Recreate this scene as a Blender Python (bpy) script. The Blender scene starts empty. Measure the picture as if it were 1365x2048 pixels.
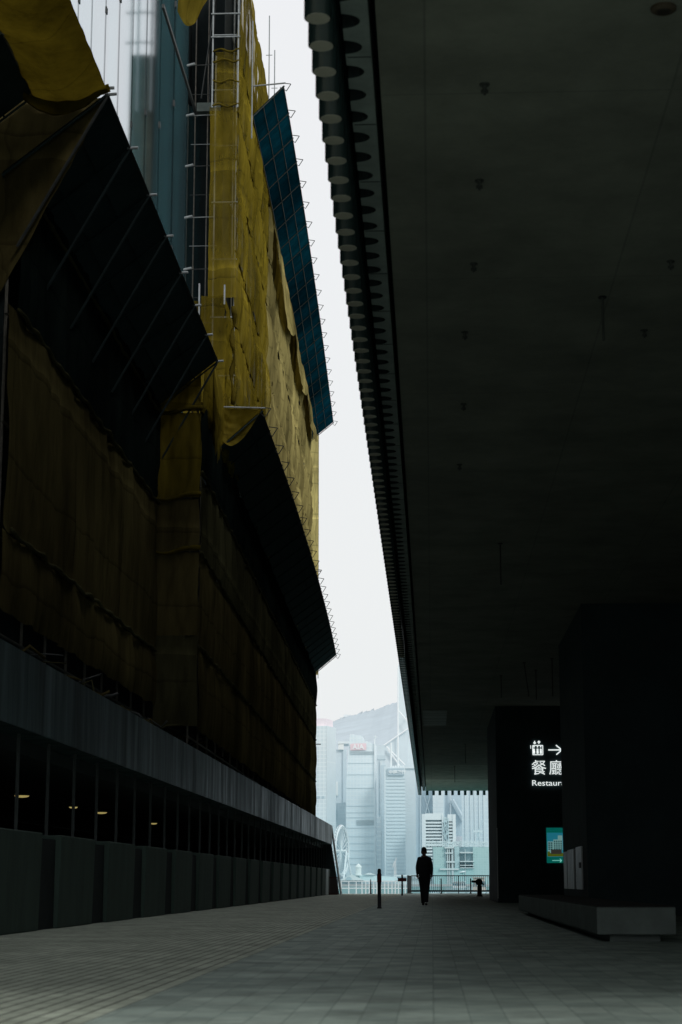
import bpy, bmesh, math, random
from mathutils import Vector, Matrix, noise

random.seed(7)
R = math.radians
scene = bpy.context.scene
COL = scene.collection

# ------------------------------------------------------------------ camera numbers
FPX, CX, CY, CAM_H = 3750.0, 682.5, 1024.0, 0.73
PITCH, YAW = R(11.163), R(2.734)

def ray(px, py):
    x, y, z = (px-CX)/FPX, -(py-CY)/FPX, -1.0
    a = math.pi/2+PITCH
    y2 = y*math.cos(a)-z*math.sin(a); z2 = y*math.sin(a)+z*math.cos(a)
    return (x*math.cos(YAW)-y2*math.sin(YAW), x*math.sin(YAW)+y2*math.cos(YAW), z2)

def at(px, py, Y):
    """surveyed point of the far shore, Y metres away"""
    d = ray(px, py); t = Y/d[1]
    return Vector((d[0]*t, Y, CAM_H+d[2]*t))

# ------------------------------------------------------------------ mesh helper
class MB:
    def __init__(s): s.v = []; s.f = []
    def add(s, vs, fs):
        n = len(s.v); s.v += [tuple(v) for v in vs]; s.f += [tuple(i+n for i in f) for f in fs]; return s
    def box(s, lo, hi):
        x0, y0, z0 = lo; x1, y1, z1 = hi
        return s.add([(x0,y0,z0),(x1,y0,z0),(x1,y1,z0),(x0,y1,z0),(x0,y0,z1),(x1,y0,z1),(x1,y1,z1),(x0,y1,z1)],
                     [(0,3,2,1),(4,5,6,7),(0,1,5,4),(1,2,6,5),(2,3,7,6),(3,0,4,7)])
    def frustum(s, bot, top):
        n = len(bot)
        return s.add(list(bot)+list(top), [tuple(range(n-1,-1,-1)), tuple(range(n,2*n))] +
                     [(i,(i+1)%n,n+(i+1)%n,n+i) for i in range(n)])
    def prism(s, poly, z0, z1):
        return s.frustum([(x,y,z0) for x,y in poly], [(x,y,z1) for x,y in poly])
    def bar(s, p, q, r, n=6, r2=None):
        p = Vector(p); q = Vector(q); d = (q-p)
        if d.length < 1e-6: return s
        d.normalize(); u = d.orthogonal().normalized(); w = d.cross(u); r2 = r if r2 is None else r2
        A = [p+(u*math.cos(2*math.pi*i/n)+w*math.sin(2*math.pi*i/n))*r for i in range(n)]
        B = [q+(u*math.cos(2*math.pi*i/n)+w*math.sin(2*math.pi*i/n))*r2 for i in range(n)]
        return s.frustum(A, B)
    def tube(s, pts, r, n=6):
        pts = [Vector(p) for p in pts]; m = len(pts); vs = []; up = Vector((0,0,1))
        for i, p in enumerate(pts):
            d = (pts[min(i+1,m-1)]-pts[max(i-1,0)]).normalized()
            u = d.cross(up); u = u.normalized() if u.length > .01 else d.orthogonal().normalized(); w = u.cross(d)
            rr = r(i) if callable(r) else r
            vs += [p+(u*math.cos(2*math.pi*k/n)+w*math.sin(2*math.pi*k/n))*rr for k in range(n)]
        fs = [(i*n+k, i*n+(k+1)%n, (i+1)*n+(k+1)%n, (i+1)*n+k) for i in range(m-1) for k in range(n)]
        fs += [tuple(range(n-1,-1,-1)), tuple(range((m-1)*n, m*n))]
        return s.add(vs, fs)
    def grid(s, fn, nu, nv):
        vs = [fn(i/nu, j/nv) for j in range(nv+1) for i in range(nu+1)]
        return s.add(vs, [(j*(nu+1)+i, j*(nu+1)+i+1, (j+1)*(nu+1)+i+1, (j+1)*(nu+1)+i) for j in range(nv) for i in range(nu)])
    def lathe(s, prof, c=(0,0), n=16):
        vs = []; m = len(prof)
        for r, z in prof: vs += [(c[0]+r*math.cos(2*math.pi*k/n), c[1]+r*math.sin(2*math.pi*k/n), z) for k in range(n)]
        fs = [(i*n+k, i*n+(k+1)%n, (i+1)*n+(k+1)%n, (i+1)*n+k) for i in range(m-1) for k in range(n)]
        fs += [tuple(range(n-1,-1,-1)), tuple(range((m-1)*n, m*n))]
        return s.add(vs, fs)
    def build(s, name, mat, parent=None, smooth=False, bevel=0):
        me = bpy.data.meshes.new(name)
        off = wloc(parent) if parent else Vector((0,0,0))
        me.from_pydata([tuple(Vector(v)-off) for v in s.v], [], s.f); me.update()
        if mat: me.materials.append(mat)
        if smooth:
            for p in me.polygons: p.use_smooth = True
        o = bpy.data.objects.new(name, me); COL.objects.link(o)
        if parent: o.parent = parent
        if bevel:
            b = o.modifiers.new('Bevel', 'BEVEL'); b.width = bevel; b.segments = 2; b.limit_method = 'ANGLE'
        return o

def wloc(o):
    l = Vector((0,0,0))
    while o: l = l+o.location; o = o.parent
    return l

def tag(o, label=None, cat=None, group=None, kind=None):
    if label: o['label'] = label
    if cat: o['category'] = cat
    if group: o['group'] = group
    if kind: o['kind'] = kind
    return o

def thing(name, label, cat, loc=(0,0,0), group=None):
    o = bpy.data.objects.new(name, None); COL.objects.link(o); o.location = loc; o.empty_display_size = .2
    return tag(o, label, cat, group)

def copy_tree(o, parent=None):
    c = o.copy(); COL.objects.link(c)
    if parent: c.parent = parent
    for ch in [x for x in bpy.data.objects if x.parent == o]: copy_tree(ch, c)
    return c

# ------------------------------------------------------------------ materials
def nodes(name):
    m = bpy.data.materials.new(name); m.use_nodes = True
    nt = m.node_tree; b = nt.nodes['Principled BSDF']
    return m, nt, b

def haze_by_height(nt, sock, dest):  # distance haze painted into the colour, bluer low and paler high
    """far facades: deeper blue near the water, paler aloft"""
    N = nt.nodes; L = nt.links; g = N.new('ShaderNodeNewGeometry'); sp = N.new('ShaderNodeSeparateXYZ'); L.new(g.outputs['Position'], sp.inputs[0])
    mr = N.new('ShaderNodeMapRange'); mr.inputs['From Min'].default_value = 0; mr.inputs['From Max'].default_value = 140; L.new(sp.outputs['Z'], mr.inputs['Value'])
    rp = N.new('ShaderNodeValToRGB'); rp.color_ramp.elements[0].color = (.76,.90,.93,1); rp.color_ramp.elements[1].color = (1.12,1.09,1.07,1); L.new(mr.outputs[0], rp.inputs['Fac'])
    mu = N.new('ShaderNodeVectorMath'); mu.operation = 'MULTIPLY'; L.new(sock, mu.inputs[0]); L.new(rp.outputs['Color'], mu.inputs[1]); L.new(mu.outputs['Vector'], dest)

def M(name, col, rough=.8, var=.25, scale=3.0, stretch=(1,1,1), bump=0.0, spec=.3, metal=0.0, detail=6, bscale=None, far=False, rvar=0):
    m, nt, b = nodes(name); N = nt.nodes; L = nt.links
    tc = N.new('ShaderNodeTexCoord'); mp = N.new('ShaderNodeMapping'); mp.inputs['Scale'].default_value = stretch
    L.new(tc.outputs['Object'], mp.inputs['Vector'])
    nz = N.new('ShaderNodeTexNoise'); nz.inputs['Scale'].default_value = scale; nz.inputs['Detail'].default_value = detail
    nz.inputs['Roughness'].default_value = .65
    L.new(mp.outputs['Vector'], nz.inputs['Vector'])
    r = N.new('ShaderNodeMapRange'); r.inputs['From Min'].default_value = .25; r.inputs['From Max'].default_value = .75
    r.inputs['To Min'].default_value = 1-var; r.inputs['To Max'].default_value = 1+var
    L.new(nz.outputs['Fac'], r.inputs['Value'])
    mx = N.new('ShaderNodeVectorMath'); mx.operation = 'SCALE'; mx.inputs[0].default_value = col
    L.new(r.outputs['Result'], mx.inputs['Scale'])
    if far: haze_by_height(nt, mx.outputs['Vector'], b.inputs['Base Color'])
    else: L.new(mx.outputs['Vector'], b.inputs['Base Color'])
    b.inputs['Roughness'].default_value = rough
    if rvar:
        rr = N.new('ShaderNodeMapRange'); rr.inputs['From Min'].default_value = .35; rr.inputs['From Max'].default_value = .65
        rr.inputs['To Min'].default_value = rough+rvar; rr.inputs['To Max'].default_value = rough; L.new(nz.outputs['Fac'], rr.inputs['Value']); L.new(rr.outputs[0], b.inputs['Roughness'])
    b.inputs['Metallic'].default_value = metal
    b.inputs['Specular IOR Level'].default_value = spec
    if bump:
        n2 = N.new('ShaderNodeTexNoise'); n2.inputs['Scale'].default_value = bscale or scale*8; n2.inputs['Detail'].default_value = 4
        L.new(mp.outputs['Vector'], n2.inputs['Vector'])
        bp = N.new('ShaderNodeBump'); bp.inputs['Strength'].default_value = bump; bp.inputs['Distance'].default_value = .02
        L.new(n2.outputs['Fac'], bp.inputs['Height']); L.new(bp.outputs['Normal'], b.inputs['Normal'])
    return m

def M_net(name, col, trans=.35, tcol=None, thin=0):
    """woven scaffold netting: cloth that lets some light through"""
    m = bpy.data.materials.new(name); m.use_nodes = True; nt = m.node_tree; N = nt.nodes; L = nt.links
    N.remove(N['Principled BSDF']); out = N['Material Output']
    g = N.new('ShaderNodeNewGeometry'); mp = N.new('ShaderNodeMapping'); mp.inputs['Scale'].default_value = (1,1,.22)
    L.new(g.outputs['Position'], mp.inputs['Vector'])
    n1 = N.new('ShaderNodeTexNoise'); n1.inputs['Scale'].default_value = .9; n1.inputs['Detail'].default_value = 7; n1.inputs['Roughness'].default_value = .7
    L.new(mp.outputs['Vector'], n1.inputs['Vector'])
    r = N.new('ShaderNodeMapRange'); r.inputs['From Min'].default_value = .3; r.inputs['From Max'].default_value = .7
    r.inputs['To Min'].default_value = .45; r.inputs['To Max'].default_value = 1.45
    L.new(n1.outputs['Fac'], r.inputs['Value'])
    def scaled(c):
        v = N.new('ShaderNodeVectorMath'); v.operation = 'SCALE'; v.inputs[0].default_value = c
        L.new(rr_, v.inputs['Scale']); return v.outputs['Vector']
    sp = N.new('ShaderNodeSeparateXYZ'); dn = N.new('ShaderNodeTexNoise'); dn.inputs['Scale'].default_value = .55; L.new(g.outputs['Position'], dn.inputs['Vector'])
    va = N.new('ShaderNodeVectorMath'); va.operation = 'MULTIPLY_ADD'; va.inputs[1].default_value = (.5,.5,.35); L.new(dn.outputs['Color'], va.inputs[0]); L.new(g.outputs['Position'], va.inputs[2])
    L.new(va.outputs[0], sp.inputs[0]); xy = N.new('ShaderNodeMath'); xy.operation = 'ADD'; L.new(sp.outputs['X'], xy.inputs[0]); L.new(sp.outputs['Y'], xy.inputs[1])
    cur = r.outputs['Result']
    for src, per, lo_, wd_ in ((sp.outputs['Z'], 1.95, .66, .07), (xy.outputs[0], 1.83, .74, .05), (sp.outputs['Z'], 3.3, 1.45, .16)):  # two dark bands paint shadows of poles behind; pale band is doubled net
        md = N.new('ShaderNodeMath'); md.operation = 'MODULO'; md.inputs[1].default_value = per; ab = N.new('ShaderNodeMath'); ab.operation = 'ADD'; ab.inputs[1].default_value = 50*per
        L.new(src, ab.inputs[0]); L.new(ab.outputs[0], md.inputs[0])
        mr = N.new('ShaderNodeMapRange'); mr.interpolation_type = 'SMOOTHSTEP'; mr.inputs['From Min'].default_value = 0; mr.inputs['From Max'].default_value = wd_*1.6
        mr.inputs['To Min'].default_value = lo_; mr.inputs['To Max'].default_value = 1.0; L.new(md.outputs[0], mr.inputs['Value'])
        mu = N.new('ShaderNodeMath'); mu.operation = 'MULTIPLY'; L.new(cur, mu.inputs[0]); L.new(mr.outputs[0], mu.inputs[1]); cur = mu.outputs[0]
    bn = N.new('ShaderNodeTexNoise'); bn.inputs['Scale'].default_value = .16; bn.inputs['Detail'].default_value = 3; L.new(g.outputs['Position'], bn.inputs['Vector'])
    bm_ = N.new('ShaderNodeMapRange'); bm_.inputs['From Min'].default_value = .35; bm_.inputs['From Max'].default_value = .65; bm_.inputs['To Min'].default_value = .5; bm_.inputs['To Max'].default_value = 1.2
    L.new(bn.outputs['Fac'], bm_.inputs['Value']); m9 = N.new('ShaderNodeMath'); m9.operation = 'MULTIPLY'; L.new(cur, m9.inputs[0]); L.new(bm_.outputs[0], m9.inputs[1])
    rr_ = m9.outputs[0]
    d = N.new('ShaderNodeBsdfDiffuse'); t = N.new('ShaderNodeBsdfTranslucent'); mix = N.new('ShaderNodeMixShader')
    L.new(scaled(col), d.inputs['Color']); L.new(scaled(tcol or col), t.inputs['Color'])
    n2 = N.new('ShaderNodeTexNoise'); n2.inputs['Scale'].default_value = 5; n2.inputs['Detail'].default_value = 5
    L.new(mp.outputs['Vector'], n2.inputs['Vector'])
    bp = N.new('ShaderNodeBump'); bp.inputs['Strength'].default_value = .55; bp.inputs['Distance'].default_value = .06
    L.new(n2.outputs['Fac'], bp.inputs['Height']); L.new(bp.outputs['Normal'], d.inputs['Normal'])
    mix.inputs['Fac'].default_value = trans
    L.new(d.outputs[0], mix.inputs[1]); L.new(t.outputs[0], mix.inputs[2])
    if thin:
        tp = N.new('ShaderNodeBsdfTransparent'); m2 = N.new('ShaderNodeMixShader'); tr = N.new('ShaderNodeMapRange')
        tn = N.new('ShaderNodeTexNoise'); tn.inputs['Scale'].default_value = .35; tn.inputs['Detail'].default_value = 4; L.new(g.outputs['Position'], tn.inputs['Vector'])
        tr.inputs['From Min'].default_value = .4; tr.inputs['From Max'].default_value = .65; tr.inputs['To Min'].default_value = thin*.25; tr.inputs['To Max'].default_value = thin
        L.new(tn.outputs['Fac'], tr.inputs['Value']); L.new(tr.outputs[0], m2.inputs['Fac']); L.new(mix.outputs[0], m2.inputs[1]); L.new(tp.outputs[0], m2.inputs[2]); L.new(m2.outputs[0], out.inputs['Surface'])
    else: L.new(mix.outputs[0], out.inputs['Surface'])
    return m

def M_brick(name, c1, c2, mortar, bw, rh, ms, swap=False, rough=.7, bump=.4, offset=.5, var=.3, spec=.3, uv='xy', grime=1.2, far=False):
    m, nt, b = nodes(name); N = nt.nodes; L = nt.links
    g = N.new('ShaderNodeNewGeometry'); sp = N.new('ShaderNodeSeparateXYZ'); cb = N.new('ShaderNodeCombineXYZ')
    L.new(g.outputs['Position'], sp.inputs[0])
    if uv == 'xy':
        a, c = ('Y','X') if swap else ('X','Y')
        L.new(sp.outputs[a], cb.inputs['X']); L.new(sp.outputs[c], cb.inputs['Y'])
    else:   # facades: along the wall and up
        ad = N.new('ShaderNodeMath'); ad.operation = 'ADD'
        L.new(sp.outputs['X'], ad.inputs[0]); L.new(sp.outputs['Y'], ad.inputs[1])
        L.new(ad.outputs[0], cb.inputs['X']); L.new(sp.outputs['Z'], cb.inputs['Y'])
    br = N.new('ShaderNodeTexBrick'); br.offset = offset
    for k, v in (('Color1', c1), ('Color2', c2), ('Mortar', mortar)): br.inputs[k].default_value = (*v, 1)
    br.inputs['Scale'].default_value = 1; br.inputs['Brick Width'].default_value = bw; br.inputs['Row Height'].default_value = rh
    br.inputs['Mortar Size'].default_value = ms; br.inputs['Mortar Smooth'].default_value = .3; br.inputs['Bias'].default_value = 0
    L.new(cb.outputs[0], br.inputs['Vector'])
    nz = N.new('ShaderNodeTexNoise'); nz.inputs['Scale'].default_value = grime; nz.inputs['Detail'].default_value = 8; nz.inputs['Roughness'].default_value = .7
    L.new(g.outputs['Position'], nz.inputs['Vector'])
    r = N.new('ShaderNodeMapRange'); r.inputs['From Min'].default_value = .25; r.inputs['From Max'].default_value = .75
    r.inputs['To Min'].default_value = 1-var; r.inputs['To Max'].default_value = 1+var; L.new(nz.outputs['Fac'], r.inputs['Value'])
    mx = N.new('ShaderNodeVectorMath'); mx.operation = 'SCALE'
    L.new(br.outputs['Color'], mx.inputs[0]); L.new(r.outputs['Result'], mx.inputs['Scale'])
    if far: haze_by_height(nt, mx.outputs['Vector'], b.inputs['Base Color'])
    else: L.new(mx.outputs['Vector'], b.inputs['Base Color'])
    b.inputs['Roughness'].default_value = rough; b.inputs['Specular IOR Level'].default_value = spec
    if bump:
        iv = N.new('ShaderNodeMath'); iv.operation = 'SUBTRACT'; iv.inputs[0].default_value = 1.0
        L.new(br.outputs['Fac'], iv.inputs[1])
        n3 = N.new('ShaderNodeTexNoise'); n3.inputs['Scale'].default_value = 30; L.new(g.outputs['Position'], n3.inputs['Vector'])
        ad2 = N.new('ShaderNodeMath'); ad2.operation = 'MULTIPLY_ADD'; ad2.inputs[1].default_value = .35
        L.new(n3.outputs['Fac'], ad2.inputs[0]); L.new(iv.outputs[0], ad2.inputs[2])
        bp = N.new('ShaderNodeBump'); bp.inputs['Strength'].default_value = bump; bp.inputs['Distance'].default_value = .012
        L.new(ad2.outputs[0], bp.inputs['Height']); L.new(bp.outputs['Normal'], b.inputs['Normal'])
    return m

def M_emit(name, col, s):
    m, nt, b = nodes(name)
    b.inputs['Base Color'].default_value = (*[min(c,.8) for c in col], 1)
    b.inputs['Emission Color'].default_value = (*col, 1); b.inputs['Emission Strength'].default_value = s
    return m

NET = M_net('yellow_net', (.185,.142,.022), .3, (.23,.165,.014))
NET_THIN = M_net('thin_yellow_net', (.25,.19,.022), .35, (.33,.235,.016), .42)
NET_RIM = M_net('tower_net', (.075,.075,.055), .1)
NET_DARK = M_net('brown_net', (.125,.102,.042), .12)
NET_PALE = M_net('pale_net', (.40,.335,.125), .3)  # paler copy for the far tiers, brighter daylight put into the colour
NET_BRIGHT = M_net('backlit_net', (.55,.45,.18), .6, (.75,.6,.22))  # net colour raised to paint in the glow of sky behind it
DECK = M('fan_deck_board', (.026,.048,.050), .9, .3, 2)
DECK_BLUE = M_net('blue_tarp', (.003,.046,.075), .35, (.005,.09,.14))
RAILD = M('dull_rail', (.05,.06,.055), .7, .3, 8)
STEEL = M('scaffold_steel', (.30,.33,.34), .5, .3, 6, spec=.5)
STEEL_D = M('dark_steel', (.05,.055,.055), .6, .3, 6)
RUST = M('old_pole', (.16,.15,.13), .7, .4, 8)
MULL = M('mullion_metal', (.06,.075,.075), .6, .2, 4)
BRACE = M('brace_steel', (.014,.024,.026), .6, .3, 6)
NET_SHADE = M_net('shadowed_net', (.012,.019,.017), .08)  # net darkened in its colour to paint the shade under the fans
NET_MID = M_net('dim_net', (.085,.08,.04), .1)  # dimmer net colour, painting the half shade below the fans
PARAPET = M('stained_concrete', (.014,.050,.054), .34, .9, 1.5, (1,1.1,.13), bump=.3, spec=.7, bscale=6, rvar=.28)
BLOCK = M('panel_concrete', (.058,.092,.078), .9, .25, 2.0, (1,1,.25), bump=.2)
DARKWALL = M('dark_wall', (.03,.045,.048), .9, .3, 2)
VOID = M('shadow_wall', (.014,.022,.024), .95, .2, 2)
SOFFIT = M_brick('board_marked_soffit', (.192,.200,.166), (.178,.186,.156), (.145,.152,.13), 4.8, 2.0, .012, True, .8, .15, .0, .38, grime=.7)
NOTCH = M('notch_lining', (.02,.03,.03), .25, .2, 4, spec=.8)
STRIPC = M('edge_concrete', (.24,.28,.265), .8, .3, 2.5, bump=.1)
TUBE = M('glazed_tube', (.022,.04,.04), .2, .15, 2, spec=.8)
TUBE_END = M('tube_end_cap', (.44,.42,.35), .8, .15, 8)
RWALL = M('unseen_wall_cladding', (.040,.068,.074), .8, .25, 1.2)
RWALL2 = M('dark_cladding_face', (.026,.045,.049), .8, .25, 1.0)
PLANK = M_brick('plaza_stone', (.36,.44,.395), (.26,.33,.297), (.22,.28,.25), .45, .2, .005, True, .75, .45, .37, .5, .2, grime=1.6)
SIDE = M_brick('side_paver', (.50,.56,.46), (.39,.44,.36), (.07,.075,.065), .42, .115, .010, True, .8, .7, .5, .40, .2, grime=.9)
BENCH = M('bench_stone', (.125,.155,.145), .7, .25, 3, bump=.1)
BENCHTOP = M('bench_top', (.02,.022,.022), .8, .2, 3)
BLACK = M('black_paint', (.012,.014,.016), .5, .2, 8)
COAT = M('black_cloth', (.012,.014,.017), .9, .2, 10)
SKIN = M('skin', (.16,.09,.065), .6, .1, 8)
HAIR = M('black_hair', (.006,.006,.007), .6, .2, 20)
SHOE = M('black_leather', (.012,.012,.013), .4, .2, 8)
RED = M('dull_red_paint', (.10,.008,.010), .6, .2, 8)
REDD = M('dark_red_plastic', (.05,.010,.010), .6, .3, 8)
PALEPANEL = M('pale_panel', (.30,.36,.36), .5, .2, 3)
METALSTRIP = M('ribbed_metal', (.46,.50,.50), .35, .25, 12, (1,1,.05), spec=.6)
WHITE = M('white_paint', (.72,.78,.80), .6, .08, 3)
LAMP = M_emit('yellow_lamp', (1.0,.80,.28), .30)
SIGN = M_emit('sign_white', (.92,1.0,.98), .85)

# ------------------------------------------------------------------ the setting
w = MB(); w.add([(-1.84,-400,0),(90,-400,0),(90,125.5,0),(-1.84,125.5,0)], [(0,1,2,3)])
w.add([(-1.84,125.5,0),(90,125.5,0),(90,125.5,-5),(-1.84,125.5,-5)], [(0,1,2,3)])
tag(w.build('plaza_paving', PLANK), 'grey stone paving laid in long rows toward the harbour', None, None, 'structure')
w = MB(); w.add([(-120,-400,0),(-1.84,-400,0),(-1.84,121,0),(-120,121,0)], [(0,1,2,3)])
w.add([(-120,121,0),(-1.84,121,0),(-1.84,121,-5),(-120,121,-5)], [(0,1,2,3)])
tag(w.build('side_paving', SIDE), 'buff strip paving beside the netted building', None, None, 'structure')
TERR = M('terrace_concrete', (.45,.47,.45), .8, .15, 1)
w = MB(); w.box((-80,189,-5),(-2.2,215,-.56))
tag(w.build('terrace', TERR), None, None, None, 'structure')

m_w, nt, b = nodes('harbour_water'); N = nt.nodes; L = nt.links
b.inputs['Base Color'].default_value = (.05,.20,.215,1); b.inputs['Roughness'].default_value = .5; b.inputs['Specular IOR Level'].default_value = .2
g = N.new('ShaderNodeNewGeometry'); nz = N.new('ShaderNodeTexNoise'); nz.inputs['Scale'].default_value = .25; nz.inputs['Detail'].default_value = 6
L.new(g.outputs['Position'], nz.inputs['Vector']); bp = N.new('ShaderNodeBump'); bp.inputs['Strength'].default_value = .6; bp.inputs['Distance'].default_value = .6
L.new(nz.outputs['Fac'], bp.inputs['Height']); L.new(bp.outputs['Normal'], b.inputs['Normal'])
w = MB(); w.add([(-3000,125.6,-3.2),(3000,125.6,-3.2),(3000,1700,-3.2),(-3000,1700,-3.2)], [(0,1,2,3)])
w.add([(-3000,131.1,-3.2),(-60,131.1,-3.2),(-60,125.6,-3.2),(-3000,125.6,-3.2)], [(3,2,1,0)]) if False else None
tag(w.build('water', m_w), None, None, None, 'structure')
w = MB(); w.box((-3000,1690,-6),(3000,9000,-1.2))
tag(w.build('far_shore', M('shore_concrete', (.42,.48,.50), .9, .1, .02)), None, None, None, 'structure')

# hill across the harbour
HILLM = M('hazy_hillside', (.52,.605,.655), .95, .10, .02)  # distance haze painted into the hill's pale blue base colour
ridge = [(300,1490),(500,1470),(620,1452),(655,1449),(672,1447),(690,1440),(706,1434),(735,1428),(762,1420),(780,1412),(795,1407),(815,1396),(850,1380),(920,1360),(1050,1330),(1200,1325),(1500,1380)]
def ridge_y(px):
    for (a, ya), (c, yc) in zip(ridge, ridge[1:]):
        if a <= px <= c: return ya+(yc-ya)*(px-a)/(c-a)
    return 1400
def hill_fn(u, v):
    px = 300+u*1200
    p = at(px, ridge_y(px), 3600)
    j = noise.noise(Vector((px*.22,0,3)))*14+noise.noise(Vector((px*.8,1,5)))*15
    h = p.z*(1-(1-v)**1.6)+j*v**14
    return (p.x, 3600-(1-v)*1500, h-4+noise.noise(Vector((px*.02,v*4,2)))*10*v*(1-v))
w = MB(); w.grid(hill_fn, 1100, 24); tag(w.build('hill', HILLM, None, True), None, None, None, 'structure')

# ------------------------------------------------------------------ overhanging building on the right
SZ = 7.05
hall = thing('overhang_building', 'dark concrete building with a deep overhanging soffit edged by round tubes', 'building', (3.5,60,0))
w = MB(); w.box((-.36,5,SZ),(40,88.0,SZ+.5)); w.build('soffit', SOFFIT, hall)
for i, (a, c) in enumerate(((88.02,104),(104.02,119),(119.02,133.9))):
    k_ = (1.15,1.5,2.1)[i]  # paler bay by bay, painting the harbour-end light into the concrete
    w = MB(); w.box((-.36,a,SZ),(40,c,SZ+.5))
    w.build('lit_soffit_bay', M_brick('lit_tone_soffit', (.19*k_,.195*k_,.152*k_), (.175*k_,.18*k_,.142*k_), (.13*k_,.14*k_,.115*k_), 5.2, 1.0, .012, False, .8, .15, .0, .38, grime=1.4), hall)
w = MB(); w.box((-.30,70.5,SZ-.006),(.62,77.5,SZ-.001)); w.build('soffit_patch', M('patched_concrete', (.225,.245,.21), .6, .9, 1.6, (.12,3.5,1), spec=.4), hall)
# narrow edge strip between the dark groove and the tubes, its outer edge scalloped
PITCHT = .447
w = MB()
x_in, x_e = -.415, -.47
yy0 = 10.0; vs = []; fs = []
def scal(y):
    ph = ((y-13.49)/PITCHT) % 1.0
    d = abs(ph if ph < .5 else ph-1)*PITCHT
    r = .118
    return -.615+(.135*math.sqrt(max(0, 1-(d/r)**2)) if d < r else 0)
n = 0; y = 9.5; top = []
while y < 133.9:
    top.append((scal(y), y)); y += PITCHT/40 if y < 45 else PITCHT/8
w2 = MB()
for i in range(len(top)-1):
    (xa, ya), (xb, yb) = top[i], top[i+1]
    w.add([(xa,ya,SZ),(x_in,ya,SZ),(x_in,yb,SZ),(xb,yb,SZ)], [(0,1,2,3)])
    w2.add([(xa,ya,SZ),(xb,yb,SZ),(xb,yb,SZ+.45),(xa,ya,SZ+.45)], [(0,1,2,3)])
w.add([(x_in,9.5,SZ),(x_in,133.9,SZ),(x_in,133.9,SZ+.45),(x_in,9.5,SZ+.45)], [(0,3,2,1)])
w.build('edge_strip', STRIPC, hall); w2.build('notch_lining', NOTCH, hall)
w = MB()
y = 11.0
while y < 133: w = MB(); w.box((-.60,y,SZ-.004),(-.415,y+.012,SZ+.02)); w.build('strip_joint', VOID, hall); y += 1.33
w = MB(); w.box((-.64,5,SZ+.46),(-.30,133.8,SZ+.6)); w.build('edge_recess', VOID, hall)
w = MB(); w.box((-.58,5,SZ+.62),(40,133.7,20)); w.build('upper_wall', RWALL, hall)  # unseen upper storeys of the hall, set tall to shade the alley
# the tubes
TB = SZ-.30
ys = [11.92+i*PITCHT for i in range(int((133.7-11.92)/PITCHT)+1)]
tube_mb = MB(); tube_mb.lathe([(.098,TB),(.098,TB+6)], (0,0), 18)
cap_mb = MB(); cap_mb.lathe([(.086,TB-.006),(.086,TB+.001)], (0,0), 18)
XT = -.755
def tube_at(x, y, first=[None]):
    if first[0] is None:
        t = tube_mb.build('facade_tube', TUBE, hall, True); c = cap_mb.build('end_cap', TUBE_END, t)
        t.data.shade_smooth() if hasattr(t.data,'shade_smooth') else None
        t.location = (0,0,0); first[0] = (t, c)
        # mesh was offset by the hall's place: undo in the object
    else:
        t0, c0 = first[0]; t = t0.copy(); COL.objects.link(t); c = c0.copy(); COL.objects.link(c); c.parent = t
    t.location = (x, y, 0)
    return t
xdrift = lambda y: XT-.0007*(y-12)
for y in ys[:88]: tube_at(xdrift(y), y)
endx = [-.30+i*PITCHT for i in range(11)]
for x in endx: tube_at(x, 134.05)
w = MB()
for y in ys[88:]: w.lathe([(.098,TB),(.098,TB+6)], (xdrift(y), y), 10)
for i in range(11, 60): w.lathe([(.098,TB),(.098,TB+6)], (-.30+i*PITCHT, 134.05), 8)
w.lathe([(.098,TB),(.098,TB+6)], (-.80,134.0), 10)
o = w.build('facade_tube_row', TUBE, hall); o['kind'] = 'stuff'
w = MB(); w.box((-.9,133.95,SZ+.3),(30,133.98,SZ+3)); w.build('end_wall', RWALL, hall)
# walls under the slab
w = MB(); w.box((2.36,69,0),(8,79.3,SZ)); w.build('sign_wall', RWALL, hall)
w = MB(); w.box((3.5,43.2,0),(30,51.1,SZ)); w.build('side_wall', RWALL, hall)
w = MB(); w.box((3.497,43.197,0),(30,43.19,SZ)); w.build('front_wall', RWALL2, hall)
w = MB(); w.box((8.0,52.3,0),(30,133,SZ)); w.build('back_wall', RWALL, hall)
w = MB(); w.box((12,0,0),(14,43,SZ)); w.build('inner_wall', RWALL, hall)
w = MB(); w.box((2.345,68.985,.15),(2.375,69.01,2.65)); w.build('corner_strip', METALSTRIP, hall)
for a, c, z1 in ((49.4,50.5,1.50),(46.95,49.1,1.53),(44.5,46.3,1.55)):
    w = MB(); w.box((3.47,a,.56),(3.498,c,z1)); 
    k = 4
    for i in range(k): w.box((3.462,a+(c-a)*(i+.1)/k,.57),(3.4705,a+(c-a)*(i+.75)/k,z1-.01))
    o = w.build('window', METALSTRIP, hall)
    if a == 44.5:
        h = MB(); h.box((3.43,44.62,1.05),(3.46,44.9,1.18)); h.build('handle', BLACK, o)
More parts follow.
